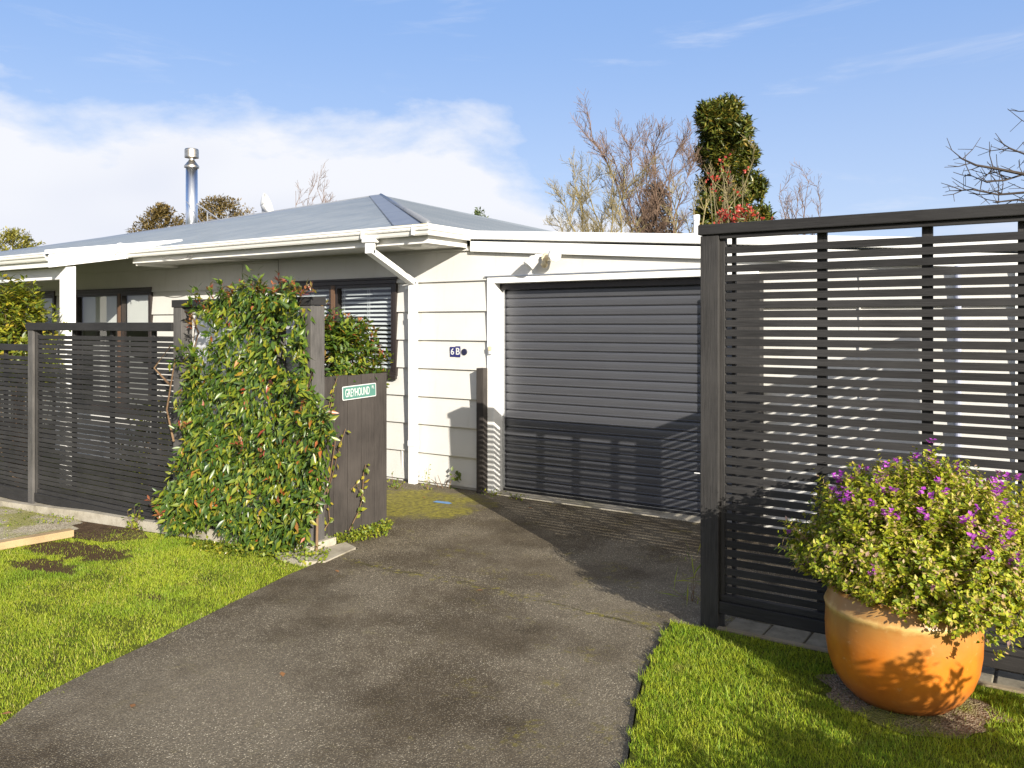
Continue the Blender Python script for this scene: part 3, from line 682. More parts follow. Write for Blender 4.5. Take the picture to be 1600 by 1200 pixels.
# windows
def window(x0, x1, z0, z1, mull, blinds):
    f = MB(); fw = .05; y0, y1 = WY-.045, WY+.06
    f.box(x0, x1, y0, y1, z1-fw, z1); f.box(x0, x1, y0, y1, z0, z0+fw); f.box(x0, x0+fw, y0, y1, z0+fw, z1-fw); f.box(x1-fw, x1, y0, y1, z0+fw, z1-fw)
    f.box(x0-.03, x1+.03, y0-.02, y0, z1-.005, z1+.02); f.box(x0-.02, x1+.02, y0-.035, y0, z0-.03, z0+.01)
    fr = f.build('window', 'dark_brown_frame', house, bevel=.003)
    s = MB()
    for xm in mull: s.box(xm-.03, xm+.03, y0+.008, y1-.01, z0+fw+.001, z1-fw-.001)
    s.build('mullion', 'rust_brown_frame', fr).location = (0,0,0)
    edges = [x0+fw]+[v for xm in mull for v in (xm-.03, xm+.03)]+[x1-fw]
    for a, b in zip(edges[::2], edges[1::2]):
        s = MB(); s.box(a+.004, a+.034, y0+.015, y1-.02, z0+fw+.001, z1-fw-.001); s.box(b-.034, b-.004, y0+.015, y1-.02, z0+fw+.001, z1-fw-.001); s.box(a+.035, b-.035, y0+.015, y1-.02, z1-fw-.035, z1-fw-.001); s.box(a+.035, b-.035, y0+.015, y1-.02, z0+fw+.001, z0+fw+.03)
        s.build('sash', 'dark_brown_frame', fr).location = (0,0,0)
        g = MB(); g.v = [(a+.03, WY+.01, z0+.07), (b-.03, WY+.01, z0+.07), (b-.03, WY+.01, z1-.08), (a+.03, WY+.01, z1-.08)]; g.f = [(0,1,2,3)]
        g.build('pane', 'pane_glass', fr).location = (0,0,0)
        if blinds == 'venetian':
            s = MB(); z = z1-.16
            s.box(a+.02, b-.02, WY+.045, WY+.09, z1-.105, z1-.06)
            while z > z0+.07:
                s.hexa([(a+.02,WY+.045,z-.004),(b-.02,WY+.045,z-.004),(b-.02,WY+.085,z+.018),(a+.02,WY+.085,z+.018),(a+.02,WY+.045,z-.001),(b-.02,WY+.045,z-.001),(b-.02,WY+.085,z+.021),(a+.02,WY+.085,z+.021)])
                z -= .048
            for q in (.06, .5, .94):
                xq = a+(b-a)*q
                s.box(xq-.0012, xq+.0012, WY+.041, WY+.0435, z0+.06, z1-.1); s.box(xq+.028, xq+.0304, WY+.041, WY+.0435, z0+.06, z1-.1)
            s.build('venetian_blind', 'blind_white', fr).location = (0,0,0)
        else:
            s = MB(); s.box(a+.01, b-.01, WY+.07, WY+.075, z1-blinds, z1-.05); s.build('roller_blind', 'roller_cream', fr).location = (0,0,0)
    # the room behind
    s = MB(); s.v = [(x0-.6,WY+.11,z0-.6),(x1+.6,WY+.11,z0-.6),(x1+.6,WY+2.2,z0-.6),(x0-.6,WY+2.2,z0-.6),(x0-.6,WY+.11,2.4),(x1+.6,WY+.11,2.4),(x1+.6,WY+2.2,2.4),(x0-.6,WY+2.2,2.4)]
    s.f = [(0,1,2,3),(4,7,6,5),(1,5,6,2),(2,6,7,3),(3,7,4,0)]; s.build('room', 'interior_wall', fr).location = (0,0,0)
    return fr
window(-7.90, -6.06, 1.13, 2.19, [-7.03], 'venetian')
wl_ = window(-12.55, -10.56, .45, 2.19, [-11.35], .50)
window(-15.6, -13.1, -.1, 2.19, [-14.3], .4)
# downpipe
m = MB(); bx = -5.78
top = (bx, 6.12, 2.55)
m.box(bx-.075, bx+.075, 6.075, 6.165, 2.51, 2.56); m.build('outlet', 'white_paint', house, bevel=.004)
m = MB(); m.box(bx-.045, bx+.045, 6.09, 6.15, 2.40, 2.515)
m.bar((bx, 6.12, 2.425), (bx, 6.775, 2.135), .09, .06); m.box(bx-.045, bx+.045, 6.745, 6.805, .0, 2.15)
m.box(bx-.05, bx+.05, 6.74, 6.81, .40, .46); m.box(bx-.05, bx+.05, 6.74, 6.81, 1.75, 1.80); m.box(bx-.14, bx-.046, 6.80, 6.835, 2.07, 2.10)
m.build('downpipe', 'white_paint', house, bevel=.005)
m = MB(); cx, cy = -5.45, 6.47; m.hexa([(cx-.13,cy-.11,2.465),(cx+.13,cy-.11,2.465),(cx+.13,cy+.11,2.465),(cx-.13,cy+.11,2.465),(cx-.16,cy-.14,2.4865),(cx+.16,cy-.14,2.4865),(cx+.16,cy+.14,2.4865),(cx-.16,cy+.14,2.4865)]); m.build('soffit_vent', 'gutter_paint', house)
m = MB(); pts = [(-8.85, 6.196, 2.52), (-8.6, 6.24, 2.476), (-8.3, 6.5, 2.480), (-7.95, WY-.04, 2.475), (-7.95, WY-.04, 2.2)]; m.tube(pts, .006, 6); m.build('cable', 'cable_grey', house); m = MB(); pts = [(-9.3+i*.06, 6.16, 2.52-.035*math.sin(i/10*PI)) for i in range(11)]; m.tube(pts, .006, 6); m.build('cable', 'cable_grey', house)
m = MB(); pts = [at(183+10*math.cos(t)+5, 392-12*math.sin(t), 10.3) for t in np.linspace(0, PI, 9)]; m.tube(pts, .006, 6); m.build('cable', 'pvc_white', house)
# flue
fx, fy, _ = at(299.5, 300, 22.7); fx, fy, fz = at(299.5, 354, 22.7)
m = MB(); tz = at(299.5, 262, 22.7)[2]; m.lathe([(.155, fz-1.0), (.155, tz)], (fx, fy, 0), 28); fl = m.build('chimney_flue', 'flue_steel', house, smooth=True)
ztop = at(299, 233, 22.7)[2]
m = MB(); m.lathe([(.16, tz-.01), (.195, tz), (.195, tz+.045), (.075, tz+.20), (.075, ztop-.26), (.185, ztop-.235), (.185, ztop-.03), (.17, ztop), (.05, ztop+.005)], (fx, fy, 0), 28); m.build('cowl', 'cowl_steel', fl).location = (0,0,0)
m = MB(); q = at(307, 318, 22.7); e = at(348, 347, 22.4); m.tube([q, e], .018, 6); m.build('brace', 'galvanised', fl).location = (0,0,0); m = MB(); q = at(291, 314, 22.6); e = at(316, 351, 22.0); m.tube([q, e], .014, 6); m.build('brace', 'galvanised', fl).location = (0,0,0)
for o_ in house.children:
    pass

# things mounted on the house
a = at(326, 350, 22.6)
t = thing('tv_aerial', 'small silver tv aerial behind the roof ridge beside the flue', 'aerial', a)
m = MB(); m.tube([Vector(a)-Vector((0,0,.9)), at(324, 331, 22.6)], .02, 6); m.build('mast', 'galvanised', t)
m = MB(); p0, p1 = Vector(at(324, 343, 22.6)), Vector(at(375, 345, 22.6)); m.tube([p0, p1], .012, 6); m.build('boom', 'galvanised', t)
for i in range(9):
    m = MB(); q = p0.lerp(p1, .3+.7*i/8); s_ = .13-.004*i; lean = .04*(-1)**i
    m.tube([q+Vector((lean, 0, -s_*.3)), q+Vector((-lean, 0, s_))], .009, 5); m.build('element', 'galvanised', t)
c = at(414, 322, 23.5)
t = thing('satellite_dish', 'white satellite dish seen edge on behind the roof ridge', 'dish', (c[0], c[1], c[2]-.6))
m = MB(); ax = Vector((.80, .50, .30)).normalized(); x_ = ax.cross(Vector((0,0,1))).normalized(); y_ = x_.cross(ax)
rows = []
for i in range(8):
    r = .34*i/7; rows.append([tuple(Vector(c)+x_*math.cos(a_)*r*.92+y_*math.sin(a_)*r*1.0+ax*(.22*(r/.34)**2-.1)) for a_ in np.linspace(0, 2*PI, 29)])
m.grid(rows); o = m.build('reflector', 'dish_white', t, smooth=True); s_ = o.modifiers.new('Solidify', 'SOLIDIFY'); s_.thickness = .012
m = MB(); m.tube([Vector(c)-Vector((0,0,1.3)), Vector(c)-ax*.08], .025, 8); m.build('mast', 'galvanised', t)
b = at(1088, 372, 7.6); tp = at(1089, 336, 7.6)
t = thing('vent_pipe', 'white plastic vent pipe rising behind the garage roof edge', 'pipe', b)
m = MB(); m.tube([(b[0], b[1], b[2]-.25), (b[0], b[1], tp[2]-.03)], .027, 14); m.build('pipe', 'pvc_white', t, smooth=False)
m = MB(); m.tube([(b[0], b[1], tp[2]-.05), (b[0], b[1], tp[2])], .032, 14); m.build('cap', 'pvc_white', t)

# twin floodlight with sensor
lc = onY(856, 402, WY-.02)
t = thing('security_light', 'white twin flood light with motion sensor above the garage door', 'light', lc)
L0 = Vector(lc)
m = MB(); m.tube([L0+Vector((0,.02,.01)), L0+Vector((0,-.03,.01))], .05, 16); m.build('base', 'lamp_white', t)
def flood(off, d):
    d = Vector(d).normalized(); p = L0+Vector(off)
    m = MB(); m.tube([p, p+d*.03, p+d*.05, p+d*.14, p+d*.145], [.022, .03, .05, .058, .056], 18); h = m.build('lamp_head', 'lamp_white', t, smooth=True)
    m = MB(); m.tube([p+d*.1455, p+d*.148], [.052, .046], 18); m.build('lens', 'pane_white', h).location = (0,0,0)
    m = MB(); m.tube([L0+Vector((0,-.03,.01)), p], .012, 8); m.build('arm', 'lamp_white', h).location = (0,0,0)
k = N('pane_white'); k.col((.75,.76,.74)); k.set(.12)
flood((-.07, -.07, .015), (-.45, -.55, -.75)); flood((.09, -.08, .02), (.75, -.75, -.20))
m = MB(); s0 = L0+Vector((.015, -.07, -.005)); m.tube([s0+Vector((0,.03,.03)), s0+Vector((0,-.01,-.02)), s0+Vector((0,-.02,-.07)), s0+Vector((0,-.02,-.10))], [.03, .036, .036, .022], 14); m.build('sensor', 'cream_plastic', t, smooth=True)

# house number plates
def plate(px0, px1, py0, py1, ch, lab, dz, Yp):
    a = onY(px0, py1, Yp); b = onY(px1, py0, Yp)
    cx, cz = (a[0]+b[0])/2, (a[2]+b[2])/2; hw, hh = (b[0]-a[0])/2, (b[2]-a[2])/2
    t = thing('house_number', lab, 'number plate', (cx, Yp, cz))
    m = MB(); m.box(cx-hw, cx+hw, Yp-.006, Yp, cz-hh, cz+hh); m.build('plate', 'navy_plate', t, bevel=.002)
    text_mesh('numeral', ch, hh*1.75, 'letter_white', t, lambda x, y, z: (cx+x, Yp-.0075-z, cz+y), .001, 1.0, .015)
plate(703.5, 711.6, 542, 557.5, '6', 'blue enamel house number plate reading 6', 0, WY-.020)
plate(712, 719.6, 541, 558, 'B', 'blue enamel plate reading B beside the number 6', 0, WY-.021)
c = onY(726, 550, WY-.016)
m = MB(); m.tube([(c[0], WY+.0, c[2]), (c[0], WY-.026, c[2]), (c[0], WY-.029, c[2])], [.034, .034, .030], 28); tag(m.build('plaque', 'plaque_navy'), 'small round dark plaque on the wall right of the number plates', 'plaque')
c = onY(767, 548, WY-.05)
t = thing('door_bell', 'small cream push button box on the white garage door jamb', 'button', c)
m = MB(); m.box(c[0]-.018, c[0]+.018, WY-.075, WY-.0455, c[2]-.0, c[2]+.045); m.build('cover', 'cream_plastic', t, bevel=.003)
m = MB(); m.box(c[0]-.016, c[0]+.016, WY-.07, WY-.0455, c[2]-.035, c[2]-.001); m.build('housing', 'gutter_paint', t, bevel=.003)

# dark timber gate posts against the wall
pl = onY(746, 575, 6.76); pr = onY(760, 575, 6.76)
m = MB(); m.box(pl[0], pl[0]+.085, 6.74, 6.835, -.02, pl[2]); tag(m.build('timber_post', 'brown_board', bevel=.004), 'waist high dark timber post left of the garage door jamb', 'post')
m = MB(); m.box(-2.26, -2.06, 6.70, 6.80, -.02, 2.085); tag(m.build('timber_post', 'black_post', bevel=.004), 'tall black timber post right of the garage door behind the slats', 'post')

# ---------------------------------------------------------------- fences
def slat_panel_X(x0, x1, y, z0, z1, pitch, hh, th, name, mat, parent):
    m = MB(); z = z0
    while z+hh <= z1+1e-6:
        j = random.uniform(-.002, .002); j2 = random.uniform(-.002, .002); d_ = random.uniform(-.002, .001)
        m.hexa([(x0,y+d_,z+j),(x1,y+d_,z+j2),(x1,y+th+d_,z+j2),(x0,y+th+d_,z+j),(x0,y+d_,z+hh+j),(x1,y+d_,z+hh+j2),(x1,y+th+d_,z+hh+j2),(x0,y+th+d_,z+hh+j)])
        z += pitch
    return m.build(name, mat, parent, bevel=.0015)
# right fence
RF = 4.50; XE = .62
rf = thing('slat_fence', 'tall black timber slat fence standing behind the orange pot', 'fence', (-1.65, RF, 0))
m = MB(); m.box(-1.705, -1.60, 4.455, 4.56, -.05, 2.19); m.build('post', 'black_post', rf, bevel=.004)
m = MB(); m.box(-1.60, -1.575, 4.485, 4.53, .1, 2.185); m.build('edge_batten', 'black_post', rf, bevel=.002)
m = MB(); m.box(-1.715, XE+.06, 4.440, 4.575, 2.195, 2.252); m.build('top_rail', 'black_slat', rf, bevel=.005)
m = MB(); m.box(-1.598, XE-.05, 4.462, 4.483, 2.170, 2.1945); m.build('under_rail', 'black_slat', rf, bevel=.003)
m = MB(); m.box(-1.60, XE-.05, 4.462, 4.535, .098, .165); m.box(-1.60, XE-.05, 4.478, 4.52, .166, .20); m.build('bottom_rail', 'black_slat', rf, bevel=.004)
slat_panel_X(-1.574, XE-.05, 4.490, .212, 2.168, .0507, .0376, .008, 'slat_panel', 'black_slat', rf)
for xb in (-1.065, -.568, -.165, .25):
    m = MB(); m.box(xb-.024, xb+.024, 4.513, 4.545, .1, 2.19); m.build('batten', 'black_post', rf, bevel=.002)
m = MB(); m.box(-1.545, -1.525, 4.513, 4.54, .1, 2.19); m.build('batten', 'black_post', rf, bevel=.002)
m = MB(); m.box(XE-.05, XE+.055, 4.455, 4.56, -.05, 2.19); m.build('post', 'black_post', rf, bevel=.004)
# its return towards the garage
m = MB(); m.box(XE-.05, XE+.055, 4.58, 5.80, 2.195, 2.252); m.build('top_rail', 'black_slat_side', rf, bevel=.005)
m = MB(); z = .16
while z < 2.15:
    m.box(XE-.01, XE-.001, 4.562, 5.70, z, z+.0352); z += .0507
m.build('slat_panel', 'black_slat_side', rf, bevel=.0015)
for yb in (5.15,):
    m = MB(); m.box(XE+.0085, XE+.04, yb-.024, yb+.024, .1, 2.19); m.build('batten', 'black_post', rf, bevel=.002)
m = MB(); m.box(XE-.055, XE+.055, 5.70, 5.81, -.05, 2.19); m.build('post', 'black_post', rf, bevel=.004)
m = MB(); m.tube([(-1.70, 4.47, .86), (-1.735, 4.44, .865)], .004, 6); m.build('nail', 'galvanised', rf)

# left slat fences
xl, xr = onY(59, 504, FY)[0], -6.42
lf = thing('slat_fence', 'black timber slat fence panel between the camellia and the vine', 'fence', (xl, FY, hgt(xl)))
zb = -.10
m = MB(); m.box(xl-.10, xl+.0, FY-.05, FY+.05, -.45, 1.655); m.build('post', 'grey_post', lf, bevel=.004)
m = MB(); m.box(xl+.0, xl+.03, FY-.03, FY+.02, -.03, 1.65); m.build('edge_batten', 'black_post', lf, bevel=.002)
m = MB(); m.box(xl-.12, xr, FY-.06, FY+.07, 1.635, 1.712); m.build('top_rail', 'black_slat', lf, bevel=.004)
m = MB(); m.box(xl-.02, xr, FY-.035, FY+.02, -.115, -.025); m.box(xl-.02, xr, FY-.02, FY+.02, -.024, .012); m.build('bottom_rail', 'black_slat', lf, bevel=.004)
slat_panel_X(xl+.03, xr, FY-.015, .025, 1.622, .0475, .0385, .010, 'slat_panel', 'black_slat', lf)
for f in (.28, .56, .84):
    xb = xl+(xr-xl)*f; m = MB(); m.box(xb-.022, xb+.022, FY+.006, FY+.036, -.03, 1.634); m.build('batten', 'black_post', lf, bevel=.002)
l2 = thing('slat_fence', 'lower black slat fence at the far left edge behind the gravel', 'fence', (xl-2, FY, hgt(xl-2)))
x0 = xl-3.0; x1 = xl-.101
m = MB(); m.box(x0, x1, FY-.045, FY+.05, 1.42, 1.485); m.build('top_rail', 'black_slat', l2, bevel=.004)
m = MB(); m.box(x0, x1, FY-.03, FY+.02, -.15, -.02); m.build('bottom_rail', 'black_slat', l2, bevel=.004)
slat_panel_X(x0, x1, FY-.015, -.005, 1.40, .0475, .0385, .010, 'slat_panel', 'black_slat', l2)
for xb in (xl-.7, xl-1.4, xl-2.1):
    m = MB(); m.box(xb-.022, xb+.022, FY+.006, FY+.036, -.1, 1.42); m.build('batten', 'black_post', l2, bevel=.002)
m = MB(); m.box(x0-.1, x0-.001, FY-.05, FY+.05, -.5, 1.42); m.build('post', 'grey_post', l2, bevel=.004)

# timber screen frame carrying the vine
sf = thing('timber_screen', 'grey timber frame with corrugated clear panel under the vine', 'screen', (-5.5, FY, 0))
m = MB(); m.box(-6.405, -6.29, FY-.055, FY+.055, -.3, 1.84); m.build('post', 'grey_post', sf, bevel=.004)
m = MB(); m.box(-4.83, -4.70, FY-.06, FY+.08, -.1, 1.835); m.build('post', 'grey_post', sf, bevel=.004)
m = MB(); m.box(-5.16, -5.09, FY-.02, FY+.045, -.1, 1.81); m.build('post', 'grey_post', sf, bevel=.004)
m = MB(); m.box(-6.42, -4.69, FY-.062, FY+.085, 1.8405, 1.905); m.box(-6.285, -4.835, FY-.03, FY+.03, 1.80, 1.84); m.build('top_rail', 'black_slat', sf, bevel=.004)
m = MB(); m.box(-6.285, -4.835, FY-.03, FY+.03, .03, .13); m.build('bottom_rail', 'black_slat', sf, bevel=.004)
m = MB(); rows = ([], [])
for z in np.arange(.14, 1.80, .0095): 
    dy = .010*math.sin(2*PI*z/.076); rows[0].append((-6.285, FY+.07+dy, z)); rows[1].append((-4.835, FY+.07+dy, z))
m.grid(rows); m.build('corrugated_panel', 'poly_sheet', sf, smooth=True)

# vertical board fence with the street sign
bfX = -4.765
bf = thing('board_fence', 'dark brown fence of vertical boards carrying the street sign', 'fence', (bfX, 4.9, 0))
ys_ = np.linspace(4.485, 5.25, 6)
for a, b in zip(ys_[:-1], ys_[1:]):
    m = MB(); j = random.uniform(-.002, .002); m.box(bfX-.02+j, bfX+.0+j, a+.003, b-.003, .0+random.uniform(.0,.01), 1.288+random.uniform(-.004,.004)); m.build('board', 'brown_board', bf, bevel=.002)
for q in (.3, 1.0):
    m = MB(); m.box(bfX-.07, bfX-.024, 4.49, 5.24, q, q+.07); m.build('rail', 'brown_board', bf)
sX = bfX+.006
a = onX(534.5, 622, sX); b = onX(587, 602, sX); cy, cz = (a[1]+b[1])/2, (a[2]+b[2])/2; hw, hh = abs(b[1]-a[1])/2, .055
ss = thing('street_sign', 'small green street sign with white lettering on the dark boards', 'sign', (sX, cy, cz))
tilt = .028
def SM(x, y, z): return (sX+.001+z, cy+x*math.cos(tilt)-y*math.sin(tilt), cz+y*math.cos(tilt)+x*math.sin(tilt))
def rrect(w_, h_, r, n=6):
    return [(sx_*(w_-r)+r*math.cos(t_+q), sy_*(h_-r)+r*math.sin(t_+q)) for sx_, sy_, t_ in ((1,1,0),(-1,1,PI/2),(-1,-1,PI),(1,-1,1.5*PI)) for q in np.linspace(0, PI/2, n)]
def flat(pts, x0, x1, name, mat):
    m = MB(); n = len(pts); m.v = [SM(p[0], p[1], x0) for p in pts]+[SM(p[0], p[1], x1) for p in pts]
    m.f = [tuple(range(n))[::-1], tuple(range(n, 2*n))]+[(i, (i+1) % n, n+(i+1) % n, n+i) for i in range(n)]
    return m.build(name, mat, ss)
flat(rrect(hw, hh, .012), 0, .003, 'border', 'letter_white'); flat(rrect(hw-.007, hh-.007, .008), .0031, .0042, 'panel', 'sign_green')
text_mesh('lettering', 'GREYHOUND', .092, 'letter_white', ss, lambda x, y, z: SM(x-hw*.13, y-.003, .0052+z), .0006, (2*hw*.76)/.60)
text_mesh('lettering', 'PL', .036, 'letter_white', ss, lambda x, y, z: SM(x+hw*.80, y+.022, .0052+z), .0006, .8)

# ---------------------------------------------------------------- plants
def stems(mb, base, tips, r0=.008, r1=.002, n=5, wob=.06):
    for tp in tips:
        b_ = Vector(base); q = Vector(tp); d = q-b_; pts = [b_+d*f+Vector((random.gauss(0, wob), random.gauss(0, wob), random.gauss(0, wob)))*math.sin(PI*f) for f in (0, .3, .6, 1)]
        mb.tube(pts, [r0, r0*.8, r0*.5, r1], n, False)
# vine on the screen
vp_ = [(256,812),(250,778),(272,745),(280,690),(276,640),(288,600),(280,560),(292,540),(300,590),(322,565),(330,500),(305,492),(296,470),(330,455),(380,443),(430,440),(440,432),(446,470),(422,492),(420,560),(440,596),(456,570),(444,520),(446,488),(462,478),(464,560),(470,605),(498,636),(512,668),(494,700),(488,740),(498,770),(486,800),(472,838),(452,838),(430,866),(372,862),(352,822),(300,822),(270,830)]
poly = [(onY(px, py, FY-.21)[0]-.02, onY(px, py, FY-.21)[2]) for px, py in vp_]
PA = np.array(poly); n = 34000
x = rng.uniform(PA[:,0].min(), PA[:,0].max(), n); z = rng.uniform(PA[:,1].min(), PA[:,1].max(), n)
ok = inpoly(x, z, poly); x = x[ok]; z = z[ok]
ok = rng.random(len(x)) < (.75+.35*np.sin(x*9+2*np.sin(z*6))*np.sin(z*8+1.5*np.sin(x*5))); x = x[ok][:12500]; z = z[ok][:12500]
low = np.clip((1.5-z)/1.3, .15, 1)
dep = -.05-rng.beta(1.6, 1.6, len(x))*(.09+.13*low)-.04*np.sin(x*8)*np.sin(z*7)
P = np.stack([x, FY+dep, z], 1)
D = np.stack([rng.normal(0, .6, len(x)), -.45+rng.normal(0, .35, len(x)), -.75+rng.normal(0, .5, len(x))], 1)
Nn = np.stack([rng.normal(.1, .45, len(x)), -.8+rng.normal(0, .35, len(x)), .65+rng.normal(0, .45, len(x))], 1)
s = rng.uniform(.42, 1.15, len(x))
ed = np.array(vp_, float); Q = []
for i in range(len(ed)):
    a_, b_ = ed[i], ed[(i+1) % len(ed)]; q_ = int(np.linalg.norm(b_-a_)/9)+1
    for j in range(q_):
        if random.random() < .45: Q.append(onY(*(a_+(b_-a_)*(j+.5)/q_+rng.normal(0, 5, 2)), FY-.16-random.uniform(0, .12)))
Q = np.array(Q); ctr = np.array([-5.55, FY, 1.0]); dq = nrm((Q-ctr)*np.array([1, 0, .8])+np.array([0, -.25, .05])+rng.normal(0, .35, (len(Q), 3)))
Vs, Fs = sprigs(Q+dq*.05, dq, .13, 9, .075, .027, .7)
V, Fc = leaves(P, D, Nn, .088*s, .029*s, .18, .2)
vine = thing('climbing_vine', 'glossy green climbing vine covering the timber screen', 'vine', (-5.5, FY-.2, 0))
Fc = np.concatenate([Fc, Fs+len(V)]); V = np.concatenate([V, Vs]); npmesh('foliage', V, Fc, 'vine_leaf', vine)
# reddish new tips along the top and edges
tipx = [(330,452),(345,448),(360,446),(378,442),(395,444),(412,440),(428,436),(440,430),(310,470),(300,480),(455,440),(470,450),(478,445),(240,780),(246,800),(300,500),(372,690),(410,700),(285,660),(480,620)]
T = []
for px, py in tipx:
    for _ in range(2):
        T.append(onY(px+random.uniform(-7, 7), py+random.uniform(-6, 6), FY-.15-random.uniform(0, .25 if py > 520 else .05)))
T = np.array(T); V, Fc = sprigs(T, np.array([0, -.3, 1])+rng.normal(0, .35, (len(T), 3)), .09, 9, .055, .020, .75)
npmesh('foliage', V, Fc, 'vine_tip_leaf', vine)
m = MB()
for px, pts in enumerate([[(282,845),(284,760),(292,640),(300,560),(305,500),(318,470)],[(300,560),(312,520),(300,490)],[(492,860),(494,760),(490,690),(482,640),(470,590),(478,560),(462,500),(468,470)],[(486,680),(478,600),(466,540)],[(494,700),(476,620),(490,580)],[(445,840),(420,740),(400,640),(390,540),(400,460)],[(340,830),(350,740),(360,640),(350,540)],[(272,690),(258,640),(272,560)],[(262,600),(240,575),(268,540)]]):
    P_ = [onY(a_+random.uniform(-3, 3), b_, FY-.075-.02*random.random()) for a_, b_ in pts]; m.tube(P_, [.011-.007*i/len(P_) for i in range(len(P_))], 6, False)
m.build('stem', 'vine_stem', vine, smooth=True)
# runners over the board fence
m = MB(); LP = []; 
for pts in ([(492,840),(505,800),(520,740),(530,700),(540,670)],[(500,790),(515,750),(524,690),(512,640),(520,610),(527,590)],[(545,830),(560,800),(566,780),(558,755),(548,765)],[(566,780),(568,740),(572,725)],[(494,690),(510,665),(520,620)],[(495,845),(515,815),(512,770),(505,700)]):
    Q = [Vector(onX(a_, b_, bfX+.02+random.uniform(0, .03))) for a_, b_ in pts]; m.tube(Q, [.005-.003*i/len(Q) for i in range(len(Q))], 5, False)
    for i in range(len(Q)-1):
        for f in (.15, .4, .65, .9):
            LP.append(Q[i].lerp(Q[i+1], f)+Vector((random.uniform(0,.015), random.uniform(-.01,.01), 0)))
m.build('runner', 'vine_stem', vine)
LP = np.array([tuple(q) for q in LP]); n = len(LP); s = rng.uniform(.5, 1.1, n)
V, Fc = leaves(LP, np.stack([rng.normal(.3, .3, n), rng.normal(0, .8, n), rng.normal(-.1, .6, n)], 1), np.stack([np.full(n, .9), rng.normal(-.2, .3, n), rng.normal(.4, .3, n)], 1), .06*s, .032*s)
npmesh('runner_foliage', V, Fc, 'camellia_leaf', vine)
def shrub(name, label, cat, base, centre, rad, ntips, slen, per, L, W, mat, stemmat='vine_stem', zmin=None, fill=.25, lump=.18, squash=None, group=None):
    t = thing(name, label, cat, base, group)
    d = rough_dir(ntips); d[:, 2] = np.where(d[:, 2] < -.55, -d[:, 2], d[:, 2])
    f = (1-fill*rng.random(ntips)**1.5)*(1+lump*np.sin(d[:, 0]*5+1)*np.sin(d[:, 1]*6+2)*np.cos(d[:, 2]*5)+rng.normal(0, .05, ntips))
    tips = np.array(centre)+d*np.array(rad)*f[:, None]
    if zmin is not None: tips = tips[tips[:, 2] > zmin]; d = nrm(tips-np.array(centre))
    ax = nrm(d*np.array([1, 1, 1])+np.array([0, 0, .55])+rng.normal(0, .25, (len(tips), 3)))
    V, Fc = sprigs(tips, ax, slen, per, L, W); npmesh('foliage', V, Fc, mat, t)
    m = MB(); sel = tips[::max(1, len(tips)//26)]
    stems(m, base, [tuple(np.array(base)*.08+q*.92) for q in sel], .012, .003, 5, .04); m.build('stem', stemmat, t)
    return t
# bush behind the board fence
c = onX(548, 535, -5.15)
shrub('bush', 'glossy green bush with orange tips above the dark board fence', 'bush', (-5.15, 5.05, 0), (-5.12, 4.98, 1.38), (.34, .56, .42), 380, .16, 16, .062, .026, 'vine_leaf', zmin=1.18)
bt = [o_ for o_ in COL.objects if o_.name == 'bush'][0]
T = np.array([onX(px+random.uniform(-4, 4), py+random.uniform(-4, 4), -4.98+random.uniform(-.15, .1)) for px, py in ((510,500),(527,492),(552,495),(565,500),(585,515),(590,540),(595,548),(580,545),(598,560),(573,500),(540,490),(508,555),(600,555),(508,470),(480,448))])
V, Fc = sprigs(T, np.array([.2, 0, 1])+rng.normal(0, .35, (len(T), 3)), .08, 9, .055, .022, .8); npmesh('foliage', V, Fc, 'vine_tip_leaf', bt)
# camellia behind the left fence
c = onY(28, 500, 5.0)
cm = shrub('camellia', 'yellow green camellia bush behind the left slat fence', 'bush', (c[0], 5.0, hgt(c[0])), (c[0]-.1, 5.0, 1.35), (.62, .5, .86), 420, .22, 15, .085, .036, 'camellia_leaf', zmin=.15)
T = np.array([onY(px+random.uniform(-3, 3), py+random.uniform(-2, 3), 5.0+random.uniform(-.3, .3)) for px, py in ((10,440),(28,435),(45,452),(60,460),(72,480),(88,478),(20,455),(50,445),(80,492),(95,500),(8,430))]); V, Fc = sprigs(T, np.array([0, 0, 1])+rng.normal(0, .3, (len(T), 3)), .16, 12, .08, .034, .8); npmesh('foliage', V, Fc, 'camellia_leaf', cm)
shrub('bush', 'shaded green bush glimpsed through the left slat fence', 'bush', (-7.9, 5.3, hgt(-7.9)), (-7.9, 5.3, .35), (.75, .4, .65), 160, .22, 12, .085, .036, 'camellia_leaf', zmin=-.1)

# orange pot with its shrub
pot = thing('plant_pot', 'large orange glazed pot holding the flowering shrub', 'pot', (pot_c[0], pot_c[1], .022))
prof = [(.195, 0), (.222, .008), (.262, .045), (.300, .10), (.323, .165), (.334, .235), (.337, .31), (.334, .375), (.337, .396), (.341, .406), (.337, .416), (.329, .43), (.322, .458), (.313, .480), (.300, .486), (.290, .476), (.288, .40)]
prof = [(r_*.965, z_) for r_, z_ in prof]
m = MB(); m.lathe(prof, (0,0,0), 72); o = m.build('body', 'pot_glaze', pot, smooth=True); o.location = (0,0,0)
m = MB(); m.lathe([(.01, .409), (.276, .41), (.276, .415), (.01, .43)], (pot_c[0], pot_c[1], .022), 40); m.build('soil', 'potting_soil', pot)
ps = thing('flowering_shrub', 'rounded shrub with purple flowers growing in the orange pot', 'shrub', (pot_c[0], pot_c[1], .44))
C0 = np.array([pot_c[0]+.095, pot_c[1]-.04, .60]); n = 2900
d = rough_dir(n); d[:, 2] = np.where(d[:, 2] < np.where(d[:, 0] > .1, -.25, -.10), -d[:, 2], d[:, 2])
R3 = np.array([.525, .42, .50])
f = (1-.30*rng.random(n)**1.6)*(1+.10*np.sin(d[:, 0]*6+1)*np.sin(d[:, 1]*5+2)+.05*np.sin(d[:, 2]*11)+rng.normal(0, .065, n))
